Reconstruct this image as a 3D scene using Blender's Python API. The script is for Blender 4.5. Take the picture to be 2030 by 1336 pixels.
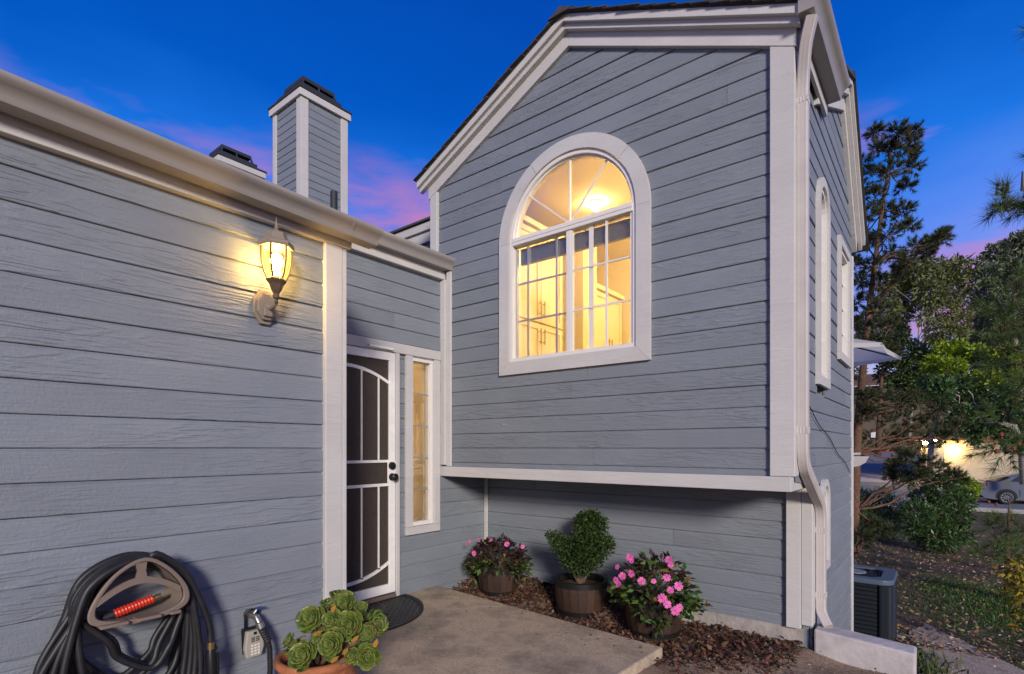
import bpy, math, random
import numpy as np
from mathutils import Vector, Matrix, Quaternion
random.seed(7); RNG = np.random.default_rng(7)
S = bpy.context.scene
for o in list(bpy.data.objects): bpy.data.objects.remove(o)
R = math.radians
# ------------------------------------------------------------------ camera, sky, sun, exposure
EYE = 1.255; TH = R(38.6)
cam = bpy.data.cameras.new('camera'); cam.sensor_width = 36; cam.lens = 36*1064.2/2030
cam.shift_y = 220/2030; cam.clip_start = .05; cam.clip_end = 3000
camo = bpy.data.objects.new('camera', cam); S.collection.objects.link(camo)
camo.location = (0, 0, EYE); camo.rotation_euler = (R(90), 0, TH); S.camera = camo

SKYX = 45.96
W = bpy.data.worlds.new('World'); S.world = W; W.use_nodes = True
nt = W.node_tree; nt.nodes.clear()
def wn(t, **k):
    n = nt.nodes.new(t)
    for a, b in k.items(): setattr(n, a, b)
    return n
tc = wn('ShaderNodeTexCoord'); sx = wn('ShaderNodeSeparateXYZ'); nt.links.new(tc.outputs['Generated'], sx.inputs[0])
ramp = wn('ShaderNodeValToRGB'); cr = ramp.color_ramp
stops = [(0.0, (.56, .54, .58)), (.10, (.50, .53, .68)), (.18, (.41, .46, .84)), (.27, (.25, .33, .88)), (.35, (.09, .25, .88)), (.43, (.012, .18, .77)), (.54, (.001, .10, .56)), (.72, (.001, .055, .40)), (1.0, (.001, .035, .27))]
cr.elements[0].position = 0; cr.elements[0].color = (*stops[0][1], 1)
cr.elements[1].position = 1; cr.elements[1].color = (*stops[-1][1], 1)
for p, c in stops[1:-1]:
    e = cr.elements.new(p); e.color = (*c, 1)
# elevation with a little large scale drift so that the gradient is not perfectly even
nz0 = wn('ShaderNodeTexNoise'); nz0.inputs['Scale'].default_value = 1.5; nz0.inputs['Detail'].default_value = 4
mp0 = wn('ShaderNodeMapping'); mp0.inputs['Scale'].default_value = (1, 1, 2.6); nt.links.new(tc.outputs['Generated'], mp0.inputs[0]); nt.links.new(mp0.outputs[0], nz0.inputs['Vector'])
ad = wn('ShaderNodeMath', operation='MULTIPLY_ADD'); ad.inputs[1].default_value = .30; nt.links.new(nz0.outputs['Fac'], ad.inputs[0])
sb = wn('ShaderNodeMath', operation='SUBTRACT'); nt.links.new(sx.outputs['Z'], sb.inputs[0]); sb.inputs[1].default_value = .14
nt.links.new(sb.outputs[0], ad.inputs[2]); nt.links.new(ad.outputs[0], ramp.inputs[0])
# thin pink dusk clouds: streaks of noise, denser low down
mp = wn('ShaderNodeMapping'); mp.inputs['Scale'].default_value = (2.6, 2.6, 11); mp.inputs['Location'].default_value = (SKYX, 1.7, .4); nt.links.new(tc.outputs['Generated'], mp.inputs[0])
nz = wn('ShaderNodeTexNoise'); nz.inputs['Scale'].default_value = 1.35; nz.inputs['Detail'].default_value = 5; nz.inputs['Roughness'].default_value = .55
nt.links.new(mp.outputs[0], nz.inputs['Vector'])
cm = wn('ShaderNodeMapRange'); cm.inputs['From Min'].default_value = .50; cm.inputs['From Max'].default_value = .68; nt.links.new(nz.outputs['Fac'], cm.inputs['Value'])
ce = wn('ShaderNodeMapRange'); ce.inputs['From Min'].default_value = .485; ce.inputs['From Max'].default_value = .40; nt.links.new(sx.outputs['Z'], ce.inputs['Value'])
cmul = wn('ShaderNodeMath', operation='MULTIPLY'); nt.links.new(cm.outputs[0], cmul.inputs[0]); nt.links.new(ce.outputs[0], cmul.inputs[1])
cm2 = wn('ShaderNodeMath', operation='MULTIPLY'); nt.links.new(cmul.outputs[0], cm2.inputs[0]); cm2.inputs[1].default_value = .8
mx = wn('ShaderNodeMix', data_type='RGBA'); nt.links.new(cm2.outputs[0], mx.inputs['Factor'])
nt.links.new(ramp.outputs[0], mx.inputs[6]); mx.inputs[7].default_value = (.62, .22, .46, 1)
bg = wn('ShaderNodeBackground'); bg.inputs['Strength'].default_value = 0.96; nt.links.new(mx.outputs[2], bg.inputs['Color'])
wo = wn('ShaderNodeOutputWorld'); nt.links.new(bg.outputs[0], wo.inputs[0])

sun = bpy.data.lights.new('sun', 'SUN'); sun.energy = 3.5; sun.angle = R(10); sun.color = (1, .92, .82)
suno = bpy.data.objects.new('sun', sun); S.collection.objects.link(suno)
suno.rotation_euler = Vector((-1.12, 1, -.46)).to_track_quat('-Z', 'Y').to_euler()
S.view_settings.view_transform = 'Standard'; S.view_settings.look = 'None'
S.view_settings.exposure = 0.06; S.view_settings.gamma = 1; S.view_settings.use_curve_mapping = False

# ------------------------------------------------------------------ helpers
class MB:
    def __init__(s): s.v = []; s.f = []
    def add(s, vs, fs):
        b = len(s.v); s.v += [tuple(v) for v in vs]; s.f += [tuple(i+b for i in f) for f in fs]; return s
    def box(s, x0, x1, y0, y1, z0, z1):
        return s.add([(x0,y0,z0),(x1,y0,z0),(x1,y1,z0),(x0,y1,z0),(x0,y0,z1),(x1,y0,z1),(x1,y1,z1),(x0,y1,z1)],
                     [(0,3,2,1),(4,5,6,7),(0,1,5,4),(1,2,6,5),(2,3,7,6),(3,0,4,7)])
    def prism(s, pts, d):          # planar polygon pts (3D) pushed along d
        n = len(pts); d = Vector(d); P = [Vector(p) for p in pts]
        return s.add(P+[p+d for p in P], [tuple(range(n))[::-1], tuple(range(n, 2*n))]+[(i, (i+1) % n, n+(i+1) % n, n+i) for i in range(n)])
    def ringprism(s, a, b, d, closed=True):   # band between two matching polylines, thickness d
        n = len(a); d = Vector(d); A = [Vector(p) for p in a]; B = [Vector(p) for p in b]
        vs = A+B+[p+d for p in A]+[p+d for p in B]; fs = []
        for i in range(n if closed else n-1):
            j = (i+1) % n
            fs += [(i, j, n+j, n+i), (2*n+i, 3*n+i, 3*n+j, 2*n+j), (i, 2*n+i, 2*n+j, j), (n+i, n+j, 3*n+j, 3*n+i)]
        if not closed: fs += [(0, n, 3*n, 2*n), (n-1, 3*n-1, 4*n-1, 2*n-1)]
        return s.add(vs, fs)
    def tube(s, path, r, n=8, closed=False, flat=None):
        P = [Vector(p) for p in path]; m = len(P); rr = r if hasattr(r, '__len__') else [r]*m
        up = Vector((0, 0, 1)); vs = []; fs = []; prev = None
        for i, p in enumerate(P):
            t = (P[(i+1) % m]-P[i-1]) if closed else (P[min(i+1, m-1)]-P[max(i-1, 0)])
            if t.length < 1e-9: t = Vector((0, 0, 1))
            t.normalize()
            if prev is None:
                a = t.cross(up)
                if a.length < 1e-3: a = t.cross(Vector((1, 0, 0)))
            else: a = prev - t*prev.dot(t)
            a.normalize(); b = t.cross(a); prev = a
            for k in range(n):
                q = 2*math.pi*k/n
                vs.append(p + a*math.cos(q)*rr[i] + b*math.sin(q)*rr[i]*(flat or 1))
        for i in range(m if closed else m-1):
            j = (i+1) % m
            for k in range(n): fs.append((i*n+k, i*n+(k+1) % n, j*n+(k+1) % n, j*n+k))
        if not closed: fs += [tuple(range(n))[::-1], tuple(range((m-1)*n, m*n))]
        return s.add(vs, fs)
    def lathe(s, prof, c=(0, 0, 0), n=20, cap=True, a0=0, zs=1):
        vs = []; fs = []; m = len(prof)
        for r, z in prof:
            for k in range(n):
                q = a0+2*math.pi*k/n; vs.append((c[0]+r*math.cos(q), c[1]+r*math.sin(q), c[2]+z*zs))
        for i in range(m-1):
            for k in range(n): fs.append((i*n+k, i*n+(k+1) % n, (i+1)*n+(k+1) % n, (i+1)*n+k))
        if cap: fs += [tuple(range(n))[::-1], tuple(range((m-1)*n, m*n))]
        return s.add(vs, fs)
    def build(s, name, mat, parent=None, smooth=False, bevel=0, kind=None):
        me = bpy.data.meshes.new(name)
        o = origin(parent)
        me.from_pydata([(v[0]-o[0], v[1]-o[1], v[2]-o[2]) for v in s.v], [], s.f); me.update()
        return link(name, me, mat, parent, smooth, bevel, kind)
def origin(p):
    v = Vector((0, 0, 0))
    while p is not None: v += Vector(p.location); p = p.parent
    return v
def link(name, me, mat, parent=None, smooth=False, bevel=0, kind=None):
    if mat: me.materials.append(mat)
    ob = bpy.data.objects.new(name, me); S.collection.objects.link(ob); ob.parent = parent
    if smooth:
        me.polygons.foreach_set('use_smooth', [True]*len(me.polygons))
        if smooth != 'all': me.set_sharp_from_angle(angle=R(40))
    if bevel:
        b = ob.modifiers.new('bevel', 'BEVEL'); b.width = bevel; b.segments = 2; b.limit_method = 'ANGLE'; b.angle_limit = R(40)
    if kind: ob['kind'] = kind
    return ob
def empty(name, loc, parent=None):
    o = bpy.data.objects.new(name, None); o.empty_display_size = .1; S.collection.objects.link(o); o.parent = parent
    o.location = Vector(loc)-origin(parent); return o
def tag(o, label, cat, group=None):
    o['label'] = label; o['category'] = cat
    if group: o['group'] = group
    return o
def thing(name, loc, label, cat, group=None): return tag(empty(name, loc), label, cat, group)
def copy_tree(o, parent=None):
    c = o.copy(); S.collection.objects.link(c); c.parent = parent
    for ch in list(o.children): copy_tree(ch, c)
    return c
def fast_mesh(name, verts, nper):      # verts (F, nper, 3): a soup of loose polygons
    F = verts.shape[0]; me = bpy.data.meshes.new(name)
    me.vertices.add(F*nper); me.vertices.foreach_set('co', verts.reshape(-1).astype(np.float32))
    me.loops.add(F*nper); me.loops.foreach_set('vertex_index', np.arange(F*nper, dtype=np.int32))
    me.polygons.add(F); me.polygons.foreach_set('loop_start', np.arange(0, F*nper, nper, dtype=np.int32))
    me.update(calc_edges=True); return me
CS, SN = math.cos(TH), math.sin(TH)
def at(px, py, d):     # a point d metres deep, seen at the photograph's pixel
    r = (px-1015)/1064.2; z = (888-py)/1064.2
    return Vector(((r*CS-SN)*d, (r*SN+CS)*d, EYE+z*d))

# ------------------------------------------------------------------ materials
def mat(name, col, rough=.6, spec=.3, metal=0, noise=0, nscale=8, bump=0, bscale=60, bdist=.003, var=0, island=0, emit=None, estr=0, trans=0, coat=0, subs=None):
    m = bpy.data.materials.new(name); m.use_nodes = True; t = m.node_tree; b = t.nodes['Principled BSDF']
    b.inputs['Roughness'].default_value = rough; b.inputs['Specular IOR Level'].default_value = spec; b.inputs['Metallic'].default_value = metal
    b.inputs['Coat Weight'].default_value = coat
    L = t.links.new; c = None
    tcn = t.nodes.new('ShaderNodeTexCoord')
    base = t.nodes.new('ShaderNodeRGB'); base.outputs[0].default_value = (*col, 1); c = base.outputs[0]
    def hsv(fac_socket, amt, cin, hue=0):
        h = t.nodes.new('ShaderNodeHueSaturation'); mr = t.nodes.new('ShaderNodeMapRange')
        mr.inputs['To Min'].default_value = 1-amt; mr.inputs['To Max'].default_value = 1+amt
        L(fac_socket, mr.inputs['Value']); L(mr.outputs[0], h.inputs['Value']); L(cin, h.inputs['Color'])
        if hue:
            m2 = t.nodes.new('ShaderNodeMapRange'); m2.inputs['To Min'].default_value = .5-hue; m2.inputs['To Max'].default_value = .5+hue
            mm = t.nodes.new('ShaderNodeMath'); mm.operation = 'FRACT'; m3 = t.nodes.new('ShaderNodeMath'); m3.operation = 'MULTIPLY'; m3.inputs[1].default_value = 7.31
            L(fac_socket, m3.inputs[0]); L(m3.outputs[0], mm.inputs[0]); L(mm.outputs[0], m2.inputs['Value']); L(m2.outputs[0], h.inputs['Hue'])
        return h.outputs[0]
    if noise:
        n = t.nodes.new('ShaderNodeTexNoise'); n.inputs['Scale'].default_value = nscale; n.inputs['Detail'].default_value = 6; n.inputs['Roughness'].default_value = .65
        L(tcn.outputs['Object'], n.inputs['Vector']); mr = t.nodes.new('ShaderNodeMapRange'); mr.inputs['From Min'].default_value = .3; mr.inputs['From Max'].default_value = .7
        L(n.outputs['Fac'], mr.inputs['Value']); c = hsv(mr.outputs[0], noise, c)
    if var:
        oi = t.nodes.new('ShaderNodeObjectInfo'); c = hsv(oi.outputs['Random'], var, c)
    if island:
        g = t.nodes.new('ShaderNodeNewGeometry'); c = hsv(g.outputs['Random Per Island'], island, c, hue=.035)
    L(c, b.inputs['Base Color'])
    if bump:
        n = t.nodes.new('ShaderNodeTexNoise'); n.inputs['Scale'].default_value = bscale; n.inputs['Detail'].default_value = 5
        L(tcn.outputs['Object'], n.inputs['Vector']); bn = t.nodes.new('ShaderNodeBump'); bn.inputs['Strength'].default_value = bump; bn.inputs['Distance'].default_value = bdist
        L(n.outputs['Fac'], bn.inputs['Height']); L(bn.outputs[0], b.inputs['Normal'])
    if emit: b.inputs['Emission Color'].default_value = (*emit, 1); b.inputs['Emission Strength'].default_value = estr
    if trans:     # thin leaf: some light passes
        tr = t.nodes.new('ShaderNodeBsdfTranslucent'); mxs = t.nodes.new('ShaderNodeMixShader'); mxs.inputs[0].default_value = trans
        L(c, tr.inputs['Color']); L(b.outputs[0], mxs.inputs[1]); L(tr.outputs[0], mxs.inputs[2]); L(mxs.outputs[0], t.nodes['Material Output'].inputs['Surface'])
    return m
def wood_mat(name, col, strength=.55, vs=9.0, vary=.05, contour=11, rough=.55, vertical=False, spots=False):
    m = bpy.data.materials.new(name); m.use_nodes = True; t = m.node_tree; b = t.nodes['Principled BSDF']; L = t.links.new
    b.inputs['Roughness'].default_value = rough; b.inputs['Specular IOR Level'].default_value = .35
    def n(ty, **k):
        q = t.nodes.new(ty)
        for a, v in k.items(): setattr(q, a, v)
        return q
    def M(op, a, bb=None, cc=None):
        q = n('ShaderNodeMath', operation=op)
        for i, x in enumerate((a, bb, cc)):
            if x is None: continue
            if isinstance(x, (int, float)): q.inputs[i].default_value = x
            else: L(x, q.inputs[i])
        return q.outputs[0]
    tcn = n('ShaderNodeTexCoord'); sp = n('ShaderNodeSeparateXYZ'); L(tcn.outputs['Object'], sp.inputs[0]); oi = n('ShaderNodeObjectInfo')
    u = M('ADD', sp.outputs['X'], sp.outputs['Y']); v = sp.outputs['Z']
    if vertical: u, v = v, u
    off = M('MULTIPLY', oi.outputs['Random'], 37.0)
    def coord(su, sv):
        c = n('ShaderNodeCombineXYZ'); L(M('MULTIPLY', u, su), c.inputs[0]); L(M('MULTIPLY', v, sv), c.inputs[1]); L(off, c.inputs[2]); return c.outputs[0]
    def noise(c, sc, de=3, ro=.5):
        q = n('ShaderNodeTexNoise'); q.inputs['Scale'].default_value = sc; q.inputs['Detail'].default_value = de; q.inputs['Roughness'].default_value = ro; L(c, q.inputs['Vector']); return q.outputs['Fac']
    a = noise(coord(1.1, vs), 1.0, 4, .55)
    ring = M('SINE', M('MULTIPLY', a, contour*6.28))
    ring = M('POWER', M('MULTIPLY_ADD', ring, .5, .5), 2.2)
    mask = noise(coord(.9, 5), 1.0, 2); mk = n('ShaderNodeMapRange'); mk.inputs['From Min'].default_value = .40; mk.inputs['From Max'].default_value = .62; L(mask, mk.inputs['Value'])
    fine = noise(coord(9, 120), 1.0, 3, .6); grit = noise(coord(95, 70), 1.0, 2, .6)
    hgt = M('ADD', M('MULTIPLY', M('MULTIPLY', ring, mk.outputs[0]), .75), M('ADD', M('MULTIPLY', fine, .75), M('MULTIPLY', grit, .5)))
    bn = n('ShaderNodeBump'); bn.inputs['Strength'].default_value = strength; bn.inputs['Distance'].default_value = .0045; L(hgt, bn.inputs['Height']); L(bn.outputs[0], b.inputs['Normal'])
    h = n('ShaderNodeHueSaturation'); h.inputs['Color'].default_value = (*col, 1)
    dirt = noise(coord(2.2, 3), 1.0, 5, .65)
    val = M('ADD', M('MULTIPLY_ADD', oi.outputs['Random'], vary*2, 1-vary-.15), M('ADD', M('MULTIPLY', dirt, .30), M('MULTIPLY', M('SUBTRACT', fine, .5), .12)))
    if spots:      # nail heads and small knots
        vo = n('ShaderNodeTexVoronoi'); vo.inputs['Scale'].default_value = 1.0; L(coord(2.6, 2.6), vo.inputs['Vector'])
        sm = n('ShaderNodeMapRange'); sm.inputs['From Min'].default_value = .011; sm.inputs['From Max'].default_value = .022; sm.inputs['To Min'].default_value = .45; L(vo.outputs['Distance'], sm.inputs['Value'])
        val = M('MULTIPLY', val, sm.outputs[0])
    L(val, h.inputs['Value']); L(h.outputs[0], b.inputs['Base Color'])
    rr = M('MULTIPLY_ADD', dirt, .25, rough-.12); L(rr, b.inputs['Roughness'])
    return m
def pane_mat(name, tint=(1, 1, 1), gloss=.08, rough=.0, dark=0, darkcol=(.02, .02, .02)):
    m = bpy.data.materials.new(name); m.use_nodes = True; t = m.node_tree; t.nodes.clear(); L = t.links.new
    o = t.nodes.new('ShaderNodeOutputMaterial'); tr = t.nodes.new('ShaderNodeBsdfTransparent'); tr.inputs[0].default_value = (*tint, 1)
    g = t.nodes.new('ShaderNodeBsdfGlossy'); g.inputs['Roughness'].default_value = rough; mxs = t.nodes.new('ShaderNodeMixShader')
    fr = t.nodes.new('ShaderNodeFresnel'); fr.inputs[0].default_value = 1.45; ml = t.nodes.new('ShaderNodeMath'); ml.operation = 'MULTIPLY'; ml.inputs[1].default_value = gloss/.04
    L(fr.outputs[0], ml.inputs[0]); ml.use_clamp = True
    L(ml.outputs[0], mxs.inputs[0]); src = tr.outputs[0]
    if dark:
        df = t.nodes.new('ShaderNodeBsdfDiffuse'); df.inputs[0].default_value = (*darkcol, 1); m2 = t.nodes.new('ShaderNodeMixShader'); m2.inputs[0].default_value = dark
        L(src, m2.inputs[1]); L(df.outputs[0], m2.inputs[2]); src = m2.outputs[0]
    L(src, mxs.inputs[1]); L(g.outputs[0], mxs.inputs[2]); L(mxs.outputs[0], o.inputs[0]); return m
def ground_mat(name, cols, scale=3, bump=.6, bs=40, bd=.02):
    m = bpy.data.materials.new(name); m.use_nodes = True; t = m.node_tree; b = t.nodes['Principled BSDF']; L = t.links.new
    b.inputs['Roughness'].default_value = .95; b.inputs['Specular IOR Level'].default_value = .15
    tcn = t.nodes.new('ShaderNodeTexCoord'); n = t.nodes.new('ShaderNodeTexNoise'); n.inputs['Scale'].default_value = scale; n.inputs['Detail'].default_value = 8; n.inputs['Roughness'].default_value = .7
    L(tcn.outputs['Object'], n.inputs['Vector']); cr = t.nodes.new('ShaderNodeValToRGB'); r = cr.color_ramp
    r.elements[0].position = .32; r.elements[0].color = (*cols[0], 1); r.elements[1].position = .68; r.elements[1].color = (*cols[-1], 1)
    for i, c in enumerate(cols[1:-1]):
        e = r.elements.new(.32+.36*(i+1)/(len(cols)-1)); e.color = (*c, 1)
    L(n.outputs['Fac'], cr.inputs[0])
    n2 = t.nodes.new('ShaderNodeTexNoise'); n2.inputs['Scale'].default_value = bs; n2.inputs['Detail'].default_value = 6; n2.inputs['Roughness'].default_value = .7; L(tcn.outputs['Object'], n2.inputs['Vector'])
    h = t.nodes.new('ShaderNodeHueSaturation'); mr = t.nodes.new('ShaderNodeMapRange'); mr.inputs['From Min'].default_value = .3; mr.inputs['From Max'].default_value = .7; mr.inputs['To Min'].default_value = .72; mr.inputs['To Max'].default_value = 1.25
    L(n2.outputs['Fac'], mr.inputs['Value']); L(mr.outputs[0], h.inputs['Value']); L(cr.outputs[0], h.inputs['Color']); L(h.outputs[0], b.inputs['Base Color'])
    bn = t.nodes.new('ShaderNodeBump'); bn.inputs['Strength'].default_value = bump; bn.inputs['Distance'].default_value = bd; L(n2.outputs['Fac'], bn.inputs['Height']); L(bn.outputs[0], b.inputs['Normal'])
    return m
SIDING = wood_mat('siding_paint', (.198, .217, .243), strength=.9, spots=True)
TRIM = wood_mat('trim_paint', (.52, .497, .475), strength=.5, vs=6, vary=.03, contour=4, rough=.6)
GUTTER = mat('gutter_enamel', (.30, .272, .25), rough=.38, spec=.45, noise=.06, nscale=5)
DSPOUT = mat('downspout_enamel', (.50, .455, .42), rough=.42, spec=.4, noise=.08, nscale=6)
VINYL = mat('window_vinyl', (.72, .68, .63), rough=.4)
ALU = mat('window_aluminium', (.45, .44, .43), rough=.35, metal=.6)
SHINGLE = mat('asphalt_shingle', (.055, .05, .05), rough=.95, noise=.35, nscale=30, var=.25, bump=.6, bscale=200)
GLASS = pane_mat('window_glass', (.97, .97, .96), .028)
SCREEN = pane_mat('insect_screen', (1, 1, 1), .01, .3, dark=.5, darkcol=(.095, .078, .066))
DOORP = mat('dark_door_paint', (.17, .125, .10), rough=.5)
DWHITE = mat('security_door_enamel', (.80, .77, .73), rough=.4, noise=.08, nscale=14)
RUST = mat('rust', (.22, .09, .03), rough=.9)
BLACK = mat('black_metal', (.012, .012, .013), rough=.4)
RUBBER = mat('black_rubber', (.013, .013, .015), rough=.5, spec=.45, noise=.5, nscale=14)
INT = mat('interior_paint', (.80, .73, .60), rough=.7)
CAB = mat('cabinet_paint', (.80, .73, .60), rough=.45)
STEEL = mat('brushed_steel', (.35, .33, .30), rough=.35, metal=.9)
GLOW = mat('lamp_glow', (1, .9, .7), emit=(1, .66, .24), estr=500)
CONC = ground_mat('patio_concrete', [(.22, .175, .13), (.36, .285, .205), (.52, .40, .275), (.31, .26, .205)], 2.2, .25, 60, .004)
SOIL = ground_mat('bare_soil', [(.17, .115, .075), (.29, .205, .14), (.40, .295, .21)], 3, .9, 45, .02)
HILL = ground_mat('slope_litter', [(.10, .068, .048), (.17, .12, .08), (.10, .105, .04), (.25, .18, .13)], .9, 1, 26, .05)
ROADM = ground_mat('asphalt', [(.17, .18, .19), (.22, .23, .245)], 1.2, .3, 60, .01)
PATHM = ground_mat('gravel_path', [(.34, .265, .21), (.48, .385, .31), (.28, .22, .18)], 5, .8, 60, .02)
FOUND = mat('foundation_concrete', (.36, .32, .29), rough=.9, noise=.3, nscale=7, bump=.5, bscale=40, bdist=.01)
WHITEWALL = mat('painted_block', (.46, .42, .41), rough=.8, noise=.22, nscale=6, bump=.5, bscale=18, bdist=.012)

HOUSE = thing('house', (-2.2, 3.5, 0), 'two storey grey lap sided house with white trim and arched window', 'house')
E_ = .127
def board_profile():
    return [(0.0, .006), (0.0, .0170), (.003, .0190), (E_*.42, .0185), (E_*.82, .0175), (E_*.875, .0160), (E_*.94, .0100), (E_*.995, .0080), (E_+.010, .0068), (E_+.010, .0)]
def siding(wall_name, O, U, N, z_start, z_end, rows, parent=HOUSE):
    """rows(z0,z1) -> list of (left(z), right(z)) functions giving the ends of each board of that row"""
    O, U, N = Vector(O), Vector(U), Vector(N); back = MB(); boards = []
    k0 = math.floor((z_start-EYE)/E_+1e-6); z = EYE+k0*E_
    flip = U.cross(Vector((0, 0, 1))).dot(N) < 0
    while z < z_end-.004:
        pcs = []
        for lf, rf in rows(max(z, z_start), min(z+E_, z_end)):
            a_, b_ = lf(z+.05), rf(z+.05)
            if b_-a_ > 1.0 and random.random() < .28:
                j_ = a_+(b_-a_)*random.uniform(.2, .8); pcs += [(lf, (lambda z, j=j_: j-.0012)), ((lambda z, j=j_: j+.0012), rf)]
            else: pcs.append((lf, rf))
        for lf, rf in pcs:
            prof = board_profile(); dz = random.uniform(-.0012, .0012); dn = random.uniform(-.0015, .002)
            pts = []
            for v, dpt in prof:
                zz = min(max(z+v, z_start), z_end+.01)
                pts.append((zz, dpt+(dn if dpt > .012 else 0)))
            zc = [min(max(p[0], z_start), z_end) for p in pts]
            l = [lf(q) for q in zc]; r = [rf(q) for q in zc]
            if max(b-a for a, b in zip(l, r)) < .02: continue
            r = [max(a, b) for a, b in zip(l, r)]
            nseg = max(1, int((max(r)-min(l))/.45)); ph = random.uniform(0, 6)
            mb = MB(); P = len(pts); vs = []
            for i in range(nseg+1):
                f = i/nseg; w = .0011*math.sin(ph+f*nseg*1.3)
                for q in range(P):
                    u = l[q]+(r[q]-l[q])*f; zz, dpt = pts[q]
                    vs.append(O+U*u+Vector((0, 0, zz+dz*(q < 3)+(w if q < 3 else 0)))+N*(dpt+(w if dpt > .012 else 0)))
            fs = []
            for i in range(nseg):
                for q in range(P-1):
                    a = (i*P+q, (i+1)*P+q, (i+1)*P+q+1, i*P+q+1); fs.append(a[::-1] if flip else a)
            e0 = tuple(range(P)); e1 = tuple(range(nseg*P, nseg*P+P)); fs += [e0[::-1] if not flip else e0, e1 if not flip else e1[::-1]]
            mb.add(vs, fs); boards.append(mb)
            za, zb = max(z, z_start), min(z+E_, z_end)
            q = [O+U*lf(za)+Vector((0, 0, za)), O+U*rf(za)+Vector((0, 0, za)), O+U*rf(zb)+Vector((0, 0, zb)), O+U*lf(zb)+Vector((0, 0, zb))]
            back.prism([p-N*.04 for p in q], N*.039)
        z += E_
    w = back.build(wall_name, SIDING, parent)
    for mb in boards: mb.build('siding_board', SIDING, w)
    return w
def trim(name, x0, x1, y0, y1, z0, z1, parent=HOUSE, m=None, bevel=.004):
    return MB().box(x0, x1, y0, y1, z0, z1).build(name, m or TRIM, parent, bevel=bevel)
# ------------------------------------------------------------------ ground
def sstep(a, b, x):
    t = np.clip((x-a)/(b-a), 0, 1); return t*t*(3-2*t)
def hgt(X, Y):
    X = np.asarray(X, float); Y = np.asarray(Y, float)
    low = -.80-.6*np.clip((Y-7)/22, 0, 1)+.088*np.clip(Y-35, 0, 25)+.20*np.clip(Y-61, 0, 45)
    low = low+.05*np.sin(X*1.3+Y*.7)*np.clip((29-Y)/10, 0, 1)*np.clip((Y-6)/4, 0, 1)+.22*sstep(1.0, 3.5, X)*sstep(30, 12, Y)
    up = -.085-.05*np.clip(X+1.2, 0, 2)+.095*sstep(-1.45, -2.1, X)*sstep(3.45, 4.0, Y)+.012*np.sin(X*5+Y*3)+.01*np.sin(X*11-Y*7)
    k = np.where(X < -.12, sstep(4.14, 4.2, Y), sstep(3.9, 5.2, Y))
    k = np.where(X < -.78, np.where(Y > 6.2, 1.0, 0.0), k)
    return up*(1-k)+low*k
xs = np.unique(np.concatenate([np.linspace(-200, -12, 20), np.linspace(-12, -4, 17), np.linspace(-4, 3, 85), np.linspace(3, 14, 34), np.linspace(14, 250, 24)]))
ys = np.unique(np.concatenate([np.linspace(-60, -4, 12), np.linspace(-4, 2, 13), np.linspace(2, 9, 85), np.linspace(9, 34, 60), np.linspace(34, 70, 28), np.linspace(70, 120, 14), np.linspace(120, 600, 10)]))
GX, GY = np.meshgrid(xs, ys); GZ = hgt(GX, GY); nx, ny = len(xs), len(ys)
gm = bpy.data.meshes.new('ground')
gm.from_pydata(np.stack([GX, GY, GZ], -1).reshape(-1, 3).tolist(), [], [(j*nx+i, j*nx+i+1, (j+1)*nx+i+1, (j+1)*nx+i) for j in range(ny-1) for i in range(nx-1)])
ground = link('ground', gm, HILL, smooth='all', kind='structure')
# soil of the upper planting bed and of the area before it
def sheet(name, poly_fn, x0, x1, y0, y1, n, m, lift, kind='structure'):
    X, Y = np.meshgrid(np.linspace(x0, x1, n), np.linspace(y0, y1, n)); Z = hgt(X, Y)+lift
    ok = poly_fn(X, Y); fs = []
    for j in range(n-1):
        for i in range(n-1):
            if ok[j, i] and ok[j+1, i+1] and ok[j, i+1] and ok[j+1, i]: fs.append((j*n+i, j*n+i+1, (j+1)*n+i+1, (j+1)*n+i))
    me = bpy.data.meshes.new(name); me.from_pydata(np.stack([X, Y, Z], -1).reshape(-1, 3).tolist(), [], fs)
    return link(name, me, m, smooth='all', kind=kind)
sheet('garden_soil', lambda X, Y: Y < 4.12, -3.7, 2.5, -3, 4.12, 90, SOIL, .005)
sheet('gravel_path', lambda X, Y: (Y < 8.0-1.7*X+.12*np.sin(X*5+Y*3)) & (X > -.22+.08*np.sin(Y*4)) & (Y > 4.4), -.5, 2.2, 4.3, 8.6, 110, PATHM, .008)
SLAB = MB().prism([(-3.60, 1.2, -.11), (-1.46, 1.2, -.11), (-1.365, 3.235, -.11), (-3.60, 3.41, -.11)], (0, 0, .112))
SLAB.add([(-3.60, -3, -.11), (-1.6, -3, -.11), (-1.46, 1.197, -.11), (-3.60, 1.197, -.11), (-3.60, -3, .002), (-1.6, -3, .002), (-1.46, 1.197, .002), (-3.60, 1.197, .002)], [(0,3,2,1),(4,5,6,7),(0,1,5,4),(1,2,6,5),(2,3,7,6),(3,0,4,7)])
SLAB.build('patio_slab', CONC, bevel=.012, kind='structure')
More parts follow.
